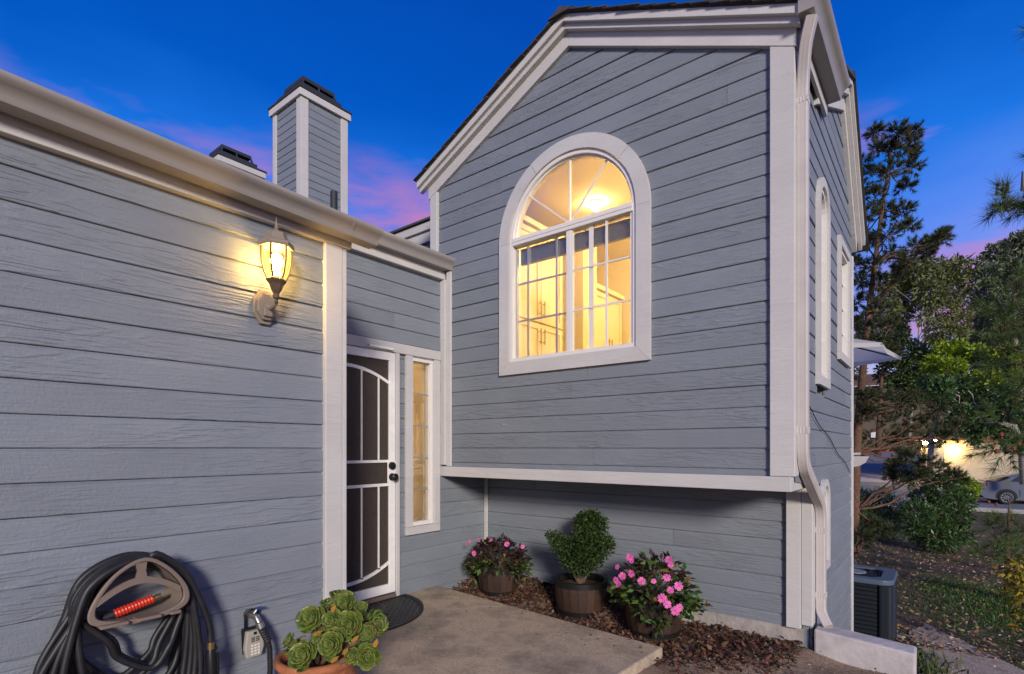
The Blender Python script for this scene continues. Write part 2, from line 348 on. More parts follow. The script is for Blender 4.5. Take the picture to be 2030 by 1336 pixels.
# road, kerbs
def strip(name, x0, x1, yl, m, lift, th=None):
    mb = MB(); ys_ = np.array(yl); n = len(ys_); X = np.linspace(x0, x1, 12)
    vs = [(x, y, float(hgt(20, y) if y > 20 else hgt(x, y))+lift) for y in ys_ for x in X]
    mb.add(vs, [(j*12+i, j*12+i+1, (j+1)*12+i+1, (j+1)*12+i) for j in range(n-1) for i in range(11)])
    return mb.build(name, m, kind='structure')
strip('road', -40, 60, np.linspace(30, 60.5, 24), ROADM, .02)
KERBR = mat('red_kerb_paint', (.28, .05, .04), rough=.8); KCON = mat('kerb_concrete', (.38, .36, .35), rough=.9, noise=.15)
def kerb(name, y, m, w=.25):
    z = float(hgt(20, y)); MB().box(-40, 60, y, y+w, z-.1, z+.16).build(name, m, bevel=.02, kind='structure')
kerb('far_kerb', 60.5, KERBR, .35); kerb('near_kerb', 29.7, KCON, .3)
MB().add([(-14, 40.5, float(hgt(20, 40.5))+.035), (-1.6, 40.5, float(hgt(20, 40.5))+.035), (-2.2, 43.5, float(hgt(20, 43.5))+.035), (-14, 43.5, float(hgt(20, 43.5))+.035)], [(0, 1, 2, 3)]).build('concrete_swale', KCON, kind='structure')

# ------------------------------------------------------------------ house: garage wall on the left
XL, YL1 = -2.63, 1.785
siding('garage_wall', (XL, 0, 0), (0, 1, 0), (1, 0, 0), .02, 2.40, lambda a, b: [(lambda z: -3.0, lambda z: 1.66)])
trim('corner_board', XL-.01, XL+.045, 1.632, 1.735, .01, 2.366)
trim('corner_board', XL-.10, XL+.042, 1.738, 1.765, .01, 2.364)
trim('frieze_board', XL-.02, XL+.055, -3.0, 1.79, 2.366, 2.452)
trim('soffit', XL-.02, XL+.06, -3.0, 1.79, 2.4525, 2.466)
trim('garage_end_wall', -3.62, XL-.105, 1.70, 1.745, .0, 2.5, m=SIDING)
trim('foundation', -3.6, XL+.004, -3, 1.70, -.12, .015, m=FOUND)
def gutter(name, path0, path1, out, h=.105, w=.11, parent=HOUSE, caps=True):
    """K-style gutter from path0 to path1 (back bottom edge), projecting along out"""
    a, b, o = Vector(path0), Vector(path1), Vector(out); up = Vector((0, 0, 1))
    prof = [(0, h), (0, 0), (.58, 0), (.60, .004), (.63, .22*h), (.70, .42*h), (.84, .60*h), (.95, .70*h), (.985, .80*h), (1.0, .84*h), (1.0, h), (.93, h), (.93, .90*h), (.55, .03), (.1, .02), (.05, h)]
    mb = MB(); n = len(prof); vs = []
    for p in (a, b): vs += [p+o*(w*x)+up*z for x, z in prof]
    mb.add(vs, [(i, (i+1) % n, n+(i+1) % n, n+i) for i in range(n)])
    g = mb.build(name, GUTTER, parent, smooth=True)
    if caps:
        cap = [0, 1, 2, 3, 4, 5, 6, 7, 8, 9, 10]
        for p, s in ((a, -1), (b, 1)):
            d = (b-a).normalized()*s*.003
            MB().prism([p+o*(w*prof[i][0])+up*prof[i][1] for i in cap], d).build('end_cap', GUTTER, g)
    return g
gt = gutter('gutter', (XL+.075, -3.0, 2.50), (XL+.075, 1.885, 2.392), (1, 0, 0), .078, .135)
c_ = MB(); c_.ringprism([(XL+.19, 1.70, 2.43), (XL+.209, 1.70, 2.472)], [(XL+.19, 1.704, 2.43), (XL+.209, 1.704, 2.472)], (.003, 0, 0), closed=False); c_.build('seam', GUTTER, gt)
def roof_plane(name, pts, th, parent=HOUSE):
    P = [Vector(p) for p in pts]; n = (P[1]-P[0]).cross(P[2]-P[0]).normalized()
    if n.z < 0: n = -n
    return MB().prism(P, n*th).build(name, SHINGLE, parent)
roof_plane('roof', [(XL+.12, -6, 2.47), (XL+.12, 1.86, 2.455), (-8.4, 1.86, 4.35), (-8.4, -6, 4.35)], .035)
roof_plane('roof', [(-8.4, -6, 4.35), (-8.4, 12, 4.35), (-14, 12, 2.7), (-14, -6, 2.7)], .035)
# ------------------------------------------------------------------ house: entry wall
XE = -3.61
def entry_rows(a, b):
    out = []
    if b <= .525: out = [(lambda z: 2.93, lambda z: 4.10)]
    elif a >= 2.10: out = [(lambda z: 1.76, lambda z: 3.475 if z > 1.1 else 4.10)]
    else:
        out = [(lambda z: 2.93, lambda z: 3.035), (lambda z: 3.40, (lambda z: 3.475) if a > .98 else (lambda z: 4.10))]
    return out
siding('entry_wall', (XE, 0, 0), (0, 1, 0), (1, 0, 0), -.08, 2.80, entry_rows)
trim('frieze_board', XE+.0, XE+.06, 1.80, 3.47, 2.795, 2.905)
gutter('gutter', (XE+.06, 1.80, 2.872), (XE+.06, 3.485, 2.872), (1, 0, 0), .10, .115)
roof_plane('roof', [(XE+.10, 1.78, 2.955), (XE+.10, 3.47, 2.955), (-7.9, 3.47, 4.40), (-7.9, 1.78, 4.40)], .03)
MB().prism([(XE+.05, 1.79, 2.5), (-7.9, 1.79, 2.5), (-7.9, 1.79, 4.395), (XE+.05, 1.79, 2.968)], (0, .03, 0)).build('roof_cheek_wall', SIDING, HOUSE)
trim('corner_board', XE+.005, XE+.075, 3.445, 3.476, 1.10, 2.793)
# ---- door casing, screen door, inner door
trim('door_casing', XE+.02, XE+.05, 1.76, 3.42, 2.052, 2.135)
trim('door_casing', XE+.021, XE+.052, 2.905, 2.945, .006, 2.05)
trim('doorway_jamb', XE-.09, XE+.018, 2.88, 2.903, .006, 2.05, m=DOORP)
trim('threshold', XE-.09, XE+.06, 1.95, 2.90, .003, .045, m=DOORP)
SD = empty('security_door', (XE, 2.42, .05), HOUSE)
YD0, YD1, ZD0, ZD1 = 1.97, 2.902, .055, 2.045
xd = XE+.03
fr = MB(); fr.box(xd-.015, xd+.015, YD0, YD0+.06, ZD0, ZD1); fr.box(xd-.015, xd+.015, YD1-.06, YD1, ZD0, ZD1)
fr.box(xd-.0145, xd+.0145, YD0+.06, YD1-.06, ZD1-.065, ZD1); fr.box(xd-.0145, xd+.0145, YD0+.06, YD1-.06, ZD0, ZD0+.075)
fr.build('door_frame', DWHITE, SD, bevel=.003)
gx = MB(); gx.box(xd-.013, xd+.012, YD1+.003, YD1+.015, ZD0-.04, ZD1); gx.build('hinge_stile', DWHITE, SD)
def bar(y0, y1, z0, z1, t=.011, m=DWHITE): return MB().box(xd-t*.6, xd+t, y0, y1, z0, z1).build('bar', m, SD, bevel=.002)
ya, yb = YD0+.06, YD1-.06
zr1, zr2 = 1.135, .94
bar(ya, yb, zr1, zr1+.022); bar(ya, yb, zr2, zr2+.024)
yc = (ya+yb)/2
def arcz(y, top): 
    t = (y-yc)/(yb-ya)*2
    return (1.885-.105*t*t) if top else (.185+.11*t*t)
for top in (True, False):
    p = [(xd, ya+(yb-ya)*i/16, arcz(ya+(yb-ya)*i/16, top)) for i in range(17)]
    q = [(x, y, z+.026) for x, y, z in p]
    MB().ringprism([(x-.008, y, z) for x, y, z in p], [(x-.008, y, z) for x, y, z in q], (.018, 0, 0), closed=False).build('arch_bar', DWHITE, SD)
for yy in (2.075, 2.24, 2.41, 2.575, 2.74):
    bar(yy-.006, yy+.006, zr1+.022, arcz(yy, True)+.004, .008); bar(yy-.006, yy+.006, arcz(yy, False)+.022, zr2, .008)
    MB().box(xd-.009, xd+.0115, yy-.009, yy+.009, arcz(yy, False)+.019, arcz(yy, False)+.031).build('rust_spot', RUST, SD)
MB().box(xd-.004, xd-.003, ya, yb, ZD0+.075, ZD1-.065).build('screen', SCREEN, SD)
lk = MB().box(xd+.0155, xd+.02, yb-.025, yb+.06, .965, 1.15).build('lock_plate', DWHITE, SD, bevel=.002)
MB().lathe([(.001, 0), (.031, .0), (.034, .012), (.026, .026), (.001, .028)], n=18).add([], []).build('tmp', BLACK) if False else None
def knob(name, y, z, r, ln, par):
    mb = MB(); prof = [(.001, 0), (r, .0), (r, .008), (r*.55, .014), (r*.5, ln*.55), (r*.95, ln*.62), (r, ln*.85), (r*.7, ln), (.001, ln)]
    n = 18; vs = []; 
    for a, h_ in prof:
        for k in range(n): q = 2*math.pi*k/n; vs.append((xd+.02+h_, y+a*math.cos(q), z+a*math.sin(q)))
    m = len(prof); mb.add(vs, [(i*n+k, i*n+(k+1) % n, (i+1)*n+(k+1) % n, (i+1)*n+k) for i in range(m-1) for k in range(n)])
    return mb.build(name, BLACK, par, smooth=True)
knob('deadbolt', yb+.015, 1.108, .031, .022, SD); knob('door_knob', yb+.018, 1.015, .031, .06, SD)
trim('door_closer', xd+.0, xd+.045, 2.62, 2.86, 2.062, 2.082, SD, DWHITE)
ID = empty('entry_door', (XE-.07, 2.42, .05), HOUSE)
MB().box(XE-.115, XE-.075, YD0-.02, YD1-.03, .045, 2.045).build('door_leaf', DOORP, ID)
for (a, b) in ((.10, .44), (.53, .86)):
    for (c, d) in ((.12, .86), (1.05, 1.55), (1.65, 1.95)):
        mb = MB(); y0, y1 = YD0+a, YD0+b
        mb.ringprism([(XE-.0745, y0, c), (XE-.0745, y1, c), (XE-.0745, y1, d), (XE-.0745, y0, d)], [(XE-.0745, y0+.02, c+.02), (XE-.0745, y1-.02, c+.02), (XE-.0745, y1-.02, d-.02), (XE-.0745, y0+.02, d-.02)], (.012, 0, 0))
        mb.build('door_panel', DOORP, ID)
for z in (1.03, .90, .70):
    MB().lathe([(.001, 0), (.022, .0), (.03, .02), (.02, .05), (.001, .055)], (XE-.045, YD1-.13, z), 14).build('door_knob', BLACK, ID, smooth=True)
# ---- sidelight window
SW = empty('sidelight_window', (XE, 3.2, .5), HOUSE)
y0, y1, z0, z1 = 3.022, 3.415, .505, 2.050; w = .068
for (a, b, c, d, nm) in ((y0, y0+w, z0+w, z1, 'casing'), (y1-w, y1, z0+w, z1, 'casing'), (y0, y1, z0, z0+w-.001, 'casing')):
    MB().box(XE+.018, XE+.048, a, b, c, d).build(nm, TRIM, SW, bevel=.003)
for (a, b, c, d) in ((y0+w, y1-w, z0+w+.001, z0+w+.036), (y0+w, y1-w, z1-.036, z1-.002), (y0+w, y0+w+.028, z0+w+.036, z1-.036), (y1-w-.028, y1-w, z0+w+.036, z1-.036)):
    MB().box(XE-.05, XE+.022, a, b, c, d).build('frame', VINYL, SW, bevel=.003)
gz0, gz1 = z0+w+.036, z1-.036
for i in range(1, 5):
    zz = gz0+(gz1-gz0)*i/5; MB().box(XE-.022, XE-.006, y0+w+.028, y1-w-.028, zz-.006, zz+.006).build('muntin', ALU, SW)
MB().box(XE-.016, XE-.013, y0+w+.028, y1-w-.028, gz0, gz1).build('pane', GLASS, SW)
# ------------------------------------------------------------------ house: gable (upper storey overhang)
YG = 3.5; XR0, XR1, XA = -3.74, -.69, -2.21; SLP = .467; ZA = 4.36
def rz(x): return ZA-abs(x-XA)*SLP        # underside of the frieze
WX, WR, WZ, WB = -2.226, .62, 2.945, 1.965
def gable_rows(a, b):
    lo = lambda z: max(XR0+.03, XA-(ZA+.08-z)/SLP) if z < ZA+.08 else XA
    hi = lambda z: min(XR1-.03, XA+(ZA+.08-z)/SLP) if z < ZA+.08 else XA
    if a < 2.95: lo2 = lambda z: -3.60
    else: lo2 = lo
    def hw(z):
        if z <= WZ: return WR-.005
        return math.sqrt(max(0, WR*WR-(z-WZ)**2))
    if b > WB+.004 and a < WZ+WR:
        return [(lo2, lambda z: WX-hw(z)), (lambda z: WX+hw(z), hi)]
    return [(lo2, hi)]
siding('gable_wall', (0, YG, 0), (1, 0, 0), (0, -1, 0), 1.06, ZA+.05, gable_rows)
trim('corner_board', XR1-.105, XR1+.03, YG-.045, YG+.012, 1.088, 3.70)
trim('corner_board', XR1-.02, XR1+.027, YG+.014, YG+.085, 1.088, 3.70)
trim('corner_board', XR0-.002, XR0+.088, YG-.045, YG+.02, 2.99, 3.70)
trim('corner_board', XE+.078, XE+.135, YG-.04, YG-.02, 1.088, 2.86)
trim('base_board', -3.612, XR1+.012, YG-.055, YG-.022, .998, 1.086)
trim('base_board', XR1-.015, XR1+.012, YG-.02, 4.08, .998, 1.086)
trim('overhang_soffit', XE-.05, XR1-.02, YG-.02, 4.12, 1.02, 1.045, m=SIDING)
trim('overhang_return', XE-.02, XE+.004, YG+.01, 4.10, 1.05, 2.9, m=SIDING)
def rake(name, dy0, dy1, off0, off1, xl, xr, m=TRIM, plumb=True):
    """two sloping boards meeting at the apex; off: height above the frieze underside"""
    for s, xe in ((-1, xl), (1, xr)):
        p = [(XA, ZA+off0), (xe, rz(xe)+off0), (xe, rz(xe)+off1), (XA, ZA+off1)]
        MB().prism([(x, YG+dy0, z) for x, z in p], (0, dy1-dy0, 0)).build(name, m, HOUSE, bevel=.003)
rake('frieze_board', -.050, .0, -.052, .094, XR0-.02, XR1+.04)
rake('bargeboard', -.095, -.0505, .050, .118, XR0-.09, XR1+.065)
rake('bargeboard', -.125, -.096, .090, .146, XR0-.10, XR1+.07)
# soffit lining of the small rake overhang and roof slabs
for s in (-1, 1):
    xe = XR0-.10 if s < 0 else XR1+.09
    P = [(XA, YG-.128, ZA+.147), (xe, YG-.128, rz(xe)+.147), (xe, 7.2 if s < 0 else 4.40, rz(xe)+.147), (XA, 7.2, ZA+.147)]
    rp = MB().prism([Vector(p) for p in P], (0, 0, .014)).build('roof', SHINGLE, HOUSE)
    ln = abs(xe-XA); n = 13
    for i in range(n):
        x0 = XA+s*ln*(i/n)-s*.02; x1 = XA+s*ln*((i+1)/n)+s*.015
        ye_ = 7.0 if s < 0 else 7.0-2.6*(i+1)/n; za, zb = ZA-abs(x0-XA)*SLP+.152, ZA-abs(x1-XA)*SLP+.152
        y0_ = YG-.150-random.uniform(0, .014)
        mb = MB(); mb.add([(x0, y0_, za), (x1, y0_, zb+.012), (x1, ye_, zb+.010), (x0, ye_, za), (x0, y0_, za+.008), (x1, y0_, zb+.020), (x1, ye_, zb+.020), (x0, ye_, za+.008)], [(0,3,2,1),(4,5,6,7),(0,1,5,4),(1,2,6,5),(2,3,7,6),(3,0,4,7)])
        mb.build('shingle', SHINGLE, rp)
mb = MB(); mb.add([(XA-.11, YG-.165, ZA+.122), (XA, YG-.165, ZA+.178), (XA+.11, YG-.165, ZA+.122), (XA-.11, 7, ZA+.122), (XA, 7, ZA+.178), (XA+.11, 7, ZA+.122)], [(0, 1, 4, 3), (1, 2, 5, 4), (0, 2, 1)]); mb.build('ridge_cap', SHINGLE, HOUSE)
# right eave: soffit, gutter, downspout
ze = rz(XR1)-.01
trim('eave_fascia', XR1+.04, XR1+.062, YG-.02, 4.38, ze-.03, ze+.10)
g2 = gutter('gutter', (XR1+.064, YG-.14, ze+.055), (XR1+.064, 4.38, ze+.055), (1, 0, 0), .11, .135)
DS = empty('downspout', (XR1+.05, 3.56, 0), HOUSE)
def ds_piece(p, q, name='pipe', w=.036, h=.027):
    p, q = Vector(p), Vector(q); t = (q-p).normalized(); a = Vector((0, 1, 0)); a = (a-t*a.dot(t)).normalized() if abs(t.y) < .99 else Vector((0, 0, 1))
    b = t.cross(a); mb = MB(); prof = []
    for k in range(40):          # ribbed rectangular section
        s = k/40*4; f = s % 1; side = int(s)
        cx = [(-1+2*f, -1), (1, -1+2*f), (1-2*f, 1), (-1, 1-2*f)][side]
        rib = 1-.07*(.5+.5*math.cos(f*2*math.pi*4))
        prof.append((cx[0]*(w if side % 2 == 0 else w*rib), cx[1]*(h if side % 2 else h*rib)))
    n = len(prof); vs = [p+a*x+b*y for x, y in prof]+[q+a*x+b*y for x, y in prof]
    mb.add(vs, [(i, (i+1) % n, n+(i+1) % n, n+i) for i in range(n)]+[tuple(range(n))[::-1], tuple(range(n, 2*n))])
    return mb.build(name, DSPOUT, DS)
xs_ = XR1+.055
A0 = (XR1+.125, YG-.08, ze+.05); A1 = (xs_, 3.545, ze-.20); A2 = (xs_, 3.545, 1.30); A3 = (xs_, 3.60, 1.12); A4 = (xs_, 4.135, .86); A5 = (xs_, 4.16, .78); A6 = (xs_, 4.16, .13)
def rounded(P, r, n=6):
    P = [Vector(p) for p in P]; out = [P[0]]
    for a, b, c in zip(P, P[1:], P[2:]):
        u = (a-b).normalized(); v = (c-b).normalized(); rr = min(r, (a-b).length*.45, (c-b).length*.45); p0, p1 = b+u*rr, b+v*rr
        for k in range(n+1):
            t = k/n; out.append(p0*(1-t)**2+b*2*t*(1-t)+p1*t*t)
    return out+[P[-1]]
path = rounded([A0, (xs_+.03, 3.46, ze-.06), (xs_, 3.545, ze-.24), (xs_, 3.545, 1.16), (xs_, 4.16, .86), (xs_, 4.16, .14), (xs_+.05, 4.12, .06)], .11)
prof = []
for k in range(40):
    sd = k/40*4; f = sd % 1; side = int(sd); cx = [(-1+2*f, -1), (1, -1+2*f), (1-2*f, 1), (-1, 1-2*f)][side]
    q = 1-.035*(.5+.5*math.cos(f*2*math.pi*3)); ln_ = math.hypot(*cx); k2 = 1 if ln_ < 1.3 else 1-.10*(ln_-1.3)/.11
    prof.append((cx[0]*.030*q*k2, cx[1]*.036*q*k2))
vs = []; fs = []; n = 40
for i_, p in enumerate(path):
    t = (path[min(i_+1, len(path)-1)]-path[max(i_-1, 0)]).normalized(); a = Vector((1, 0, 0)); a = (a-t*a.dot(t)).normalized(); b = t.cross(a)
    vs += [p+a*x+b*y for x, y in prof]
for i_ in range(len(path)-1): fs += [(i_*n+k, i_*n+(k+1) % n, (i_+1)*n+(k+1) % n, (i_+1)*n+k) for k in range(n)]
fs += [tuple(range(n))[::-1], tuple(range((len(path)-1)*n, len(path)*n))]
MB().add(vs, fs).build('pipe', DSPOUT, DS, smooth=True)
for zz, yy in ((1.36, 3.545), (.70, 4.16), (.26, 4.16)): ds_piece((xs_, yy, zz-.02), (xs_, yy, zz+.02), 'strap', .0385, .0325)
ds_piece((xs_, 3.545, ze-.36), (xs_, 3.545, ze-.33), 'strap', .0385, .0325)
# arched front window
AW = empty('arched_window', (WX, YG, WB), HOUSE)
def arch(r, x=WX, z=WZ, n=28, a0=0, a1=math.pi): return [(x+r*math.cos(a0+(a1-a0)*i/n), z+r*math.sin(a0+(a1-a0)*i/n)) for i in range(n+1)]
ro, ri = .672, .568
for a0, a1 in ((0, .70), (.705, 2.1), (2.105, math.pi)):
    MB().ringprism([(x, YG-.046, z) for x, z in arch(ro, n=14, a0=a0, a1=a1)], [(x, YG-.046, z) for x, z in arch(ri, n=14, a0=a0, a1=a1)], (0, .03, 0), closed=False).build('arch_casing', TRIM, AW)
for s in (-1, 1):
    a, b = sorted((WX+s*ro, WX+s*ri)); MB().prism([(a, YG-.045, WB-.104 if (s < 0) == (a < b) and s < 0 else WB), (b, YG-.045, WB), (b, YG-.045, WZ-.001), (a, YG-.045, WZ-.001)] if s < 0 else [(a, YG-.045, WB), (b, YG-.045, WB-.104), (b, YG-.045, WZ-.001), (a, YG-.045, WZ-.001)], (0, .03, 0)).build('casing', TRIM, AW)
MB().prism([(WX-ro+.0015, YG-.045, WB-.105), (WX+ro-.0015, YG-.045, WB-.105), (WX+ri+.0005, YG-.045, WB-.002), (WX-ri-.0005, YG-.045, WB-.002)], (0, .03, 0)).build('casing', TRIM, AW)
rf = .565
MB().ringprism([(x, YG-.030, z) for x, z in arch(rf)], [(x, YG-.030, z) for x, z in arch(rf-.028)], (0, .09, 0), closed=False).build('frame', VINYL, AW, smooth=True)
MB().ringprism([(x, YG-.006, z) for x, z in arch(rf-.029)], [(x, YG-.006, z) for x, z in arch(rf-.042)], (0, .05, 0), closed=False).build('frame', VINYL, AW, smooth=True)
for (a, b, c, d) in ((WX-rf, WX-rf+.028, WB, WZ), (WX+rf-.028, WX+rf, WB, WZ), (WX-rf+.028, WX+rf-.028, WB, WB+.03)):
    MB().box(a, b, YG-.030, YG+.06, c, d).build('frame', VINYL, AW, bevel=.002)
MB().box(WX-rf+.0281, WX+rf-.0281, YG-.034, YG+.05, WZ-.025, WZ+.038).build('transom', VINYL, AW, bevel=.004)
MB().box(WX-rf+.029, WX+rf-.029, YG-.0385, YG-.0345, WZ+.004, WZ+.012).build('transom', VINYL, AW)
xm = WX+.005
MB().box(xm-.024, xm+.016, YG-.022, YG+.04, WB+.031, WZ-.026).build('meeting_stile', VINYL, AW, bevel=.002)
xl, xr = WX-rf+.028, WX+rf-.028
for (a, b, c, d, yy) in ((xl, xl+.016, WB+.031, WZ-.026, .022), (xm-.040, xm-.025, WB+.031, WZ-.026, .022), (xr-.022, xr, WB+.031, WZ-.026, -.006), (xm+.017, xm+.030, WB+.031, WZ-.026, -.006)):
    MB().box(a, b, YG+yy-.012, YG+yy+.012, c, d).build('sash', ALU if yy > 0 else VINYL, AW)
z0w, z1w = WB+.031, WZ-.026
for k in (1, 2):
    zz = z0w+(z1w-z0w)*k/3
    MB().box(xl+.016, xm-.040, YG+.018, YG+.028, zz-.007, zz+.007).build('muntin', ALU, AW)
    MB().box(xm+.03, xr-.022, YG-.010, YG+.000, zz-.007, zz+.007).build('muntin', VINYL, AW)
for x_, yy, m_ in ((-2.64, .017, ALU), (-2.36, .017, ALU), (-2.04, .002, VINYL), (-1.905, -.011, VINYL)):
    wd = .018 if abs(x_+2.04) < .01 else .008
    MB().box(x_-wd, x_+wd, YG+yy, YG+yy+.010, z0w, z1w).build('muntin', m_, AW)
MB().box(xl+.002, xm-.03, YG+.030, YG+.033, z0w, z1w).build('pane', GLASS, AW)
MB().box(xm+.0, xr-.002, YG+.005, YG+.008, z0w, z1w).build('pane', GLASS, AW)
MB().prism([(x, YG+.012, z) for x, z in arch(rf-.03)], (0, .003, 0)).build('pane', GLASS, AW)
for ang in (90, 50, 140):
    q = R(ang); d = Vector((math.cos(q), 0, math.sin(q))); nrm = Vector((-d.z, 0, d.x)); c0 = Vector((WX+.0, YG-.002, WZ+.036))
    L_ = .50; MB().prism([c0-nrm*.006, c0+nrm*.006, c0+nrm*.006+d*L_, c0-nrm*.006+d*L_], (0, .012, 0)).build('muntin', VINYL, AW)
BL = MB()
for i in range(12): BL.box(xl+.02, xr-.02, YG+.050, YG+.085, WZ-.035-.011*i-.008, WZ-.035-.011*i)
tag(BL.build('window_blind', mat('blind_vinyl', (.42, .40, .36), rough=.5)), 'white slatted blind drawn up under the transom of the arched window', 'blind')
# ------------------------------------------------------------------ house: lower wall, foundation
YW = 4.08
siding('lower_wall', (0, YW, 0), (1, 0, 0), (0, -1, 0), .034, 1.03, lambda a, b: [(lambda z: -3.56, lambda z: XR1-.12)])
trim('corner_board', XE+.02, XE+.065, YW-.035, YW-.024, .02, 1.018)
trim('corner_board', -.825, -.735, YW-.05, YW+.01, .035, 1.018)
trim('corner_board', -.733, -.665, YW-.046, YW+.06, .065, .997)
mb = MB()
for i, x in enumerate(np.linspace(-3.6, -.72, 6)[:-1]): mb.box(x, x+.573, YW-.012-.004*(i % 2), YW+.05, -.35, .031)
mb.build('foundation', FOUND, HOUSE)
# ------------------------------------------------------------------ house: side wall with its own gable
AY, AZ = 5.36, 4.14
def sz(y): return AZ-(AY-y)*.455 if y < AY else AZ-(y-AY)*1.12
SA_Y, SA_W, SA_B, SA_S = 4.415, .17, 1.72, 2.95    # arched side window
def side_rows(a, b):
    lo = lambda z: max(3.52 if z > 1.03 else 4.07, AY-(AZ-z)/.455) if z > 3.55 else (3.52 if z > 1.03 else 4.07)
    hi = lambda z: min(6.09, AY+(AZ+.02-z)/1.12)
    holes = []
    if b > SA_B and a < SA_S+SA_W:
        hw = lambda z: SA_W if z < SA_S else math.sqrt(max(0, SA_W**2-(z-SA_S)**2))
        holes.append((lambda z: SA_Y-hw(z), lambda z: SA_Y+hw(z)))
    if b > 2.03 and a < 2.99: holes.append((lambda z: 5.24, lambda z: 5.74))
    if b > .40 and a < .98: holes.append((lambda z: 4.36, lambda z: 4.60))
    out = []; cur = lo
    for h in holes: out.append((cur, h[0])); cur = h[1]
    out.append((cur, hi)); return out
siding('side_wall', (XR1, 0, 0), (0, 1, 0), (1, 0, 0), -.75, AZ, side_rows)
trim('corner_board', XR1-.06, XR1+.034, 6.07, 6.115, -.75, 3.10)
def siderake(name, x0, x1, o0, o1, y_l, y_r):
    for ye in (y_l, y_r):
        p = [(AY, AZ+o0), (ye, sz(ye)+o0), (ye, sz(ye)+o1), (AY, AZ+o1)]
        if ye > AY: p = [(AY, AZ+o0), (ye, sz(ye)+o0), (ye+.03, sz(ye)+o1*1.2), (AY+.06, AZ+o1)]
        MB().prism([(x0, y, z) for y, z in p], (x1-x0, 0, 0)).build(name, TRIM, HOUSE, bevel=.003)
siderake('frieze_board', XR1, XR1+.05, -.0, .15, 4.10, 6.22)
siderake('bargeboard', XR1+.0505, XR1+.085, .12, .20, 4.16, 6.30)
siderake('bargeboard', XR1+.0855, XR1+.11, .19, .27, 4.2, 6.32)
for a, b in ((4.85, AY+.03), (AY-.03, 6.42)):
    P = [(XR1+.13, a, sz(a)+.275), (XR1+.13, b, sz(b)+.275), (-3.0, b, sz(b)+.275), (-3.0, a, sz(a)+.275)]
    MB().prism(P, (0, 0, .03)).build('roof', SHINGLE, HOUSE)
trim('rear_wall', -3.6, XR1-.05, 6.06, 6.10, -.8, 3.0, m=SIDING)
def side_window(name, yc_, hw, zb, zt, arched, glow=True, wc=.065):
    w_ = empty(name, (XR1, yc_, zb), HOUSE); zs = zt-hw if arched else zt
    def loop(r, e):
        if arched: return [(yc_-r, zb-e), (yc_+r, zb-e)]+[(yc_+r*math.cos(math.pi*i/12), zs+r*math.sin(math.pi*i/12)) for i in range(13)]
        return [(yc_-r, zb-e), (yc_+r, zb-e), (yc_+r, zt+e), (yc_-r, zt+e)]
    for x0, x1, ra, ea, rb, eb, nm, m_ in ((.018, .045, hw+wc, wc, hw, 0, 'casing', TRIM), (-.05, .028, hw-.002, -.002, hw-.03, -.03, 'frame', VINYL)):
        MB().ringprism([(XR1+x0, y, z) for y, z in loop(ra, ea)], [(XR1+x0, y, z) for y, z in loop(rb, eb)], (x1-x0, 0, 0)).build(nm, m_, w_)
    MB().prism([(XR1-.02, y, z) for y, z in loop(hw-.03, -.03)], (.003, 0, 0)).build('pane', GLASS, w_)
    n = 4 if zt-zb > .8 else 2
    for k in range(1, n): zz = zb+(zs-zb)*k/n; MB().box(XR1-.014, XR1+.0, yc_-hw+.03, yc_+hw-.03, zz-.008, zz+.008).build('muntin', VINYL, w_)
    MB().box(XR1-.013, XR1+.002, yc_-.008, yc_+.008, zb+.03, zs).build('muntin', VINYL, w_)
side_window('side_arched_window', SA_Y, SA_W, SA_B+.04, SA_S+SA_W, True)
side_window('side_window', 5.49, .25, 2.06, 2.96, False)
side_window('lower_arched_window', 4.48, .115, .42, .98, True, wc=.05)
pts = [(XR1+.03, 3.62+.05*i, 1.58-.012*i+.012*math.sin(i*.37)) for i in range(0, 50)]
MB().tube(pts[:46], .0035, 6).build('cable', BLACK, HOUSE)
# rear roof piece seen over the entry roof
YB = 4.02
trim('fascia_board', -5.15, -3.745, YB-.06, YB-.03, 3.615, 3.705)
trim('fascia_board', -4.95, -3.745, YB-.029, YB, 3.50, 3.618)
MB().prism([(-5.2, YB-.09, 3.707), (-3.745, YB-.09, 3.707), (-3.745, 7, 4.5), (-5.2, 7, 4.5)], (0, 0, .022)).build('roof', SHINGLE, HOUSE)
siding('rear_wall', (0, YB+.03, 0), (1, 0, 0), (0, -1, 0), 2.95, 3.52, lambda a, b: [(lambda z: -4.9, lambda z: -3.75)])
MB().prism([(-3.74, YG+.03, 2.6), (-3.74, 7, 2.6), (-3.74, 7, 3.8), (-3.74, YG+.03, 3.8)], (.04, 0, 0)).build('gable_side_wall', SIDING, HOUSE)
mb = MB(); mb.prism([(-3.9, 3.43, 2.985), (-3.56, 3.43, 2.965), (-3.56, 3.462, 3.01), (-3.9, 3.462, 3.05)], (0, .004, .03)); mb.build('flashing', mat('flashing_metal', (.55, .53, .5), rough=.5, metal=.3), HOUSE)
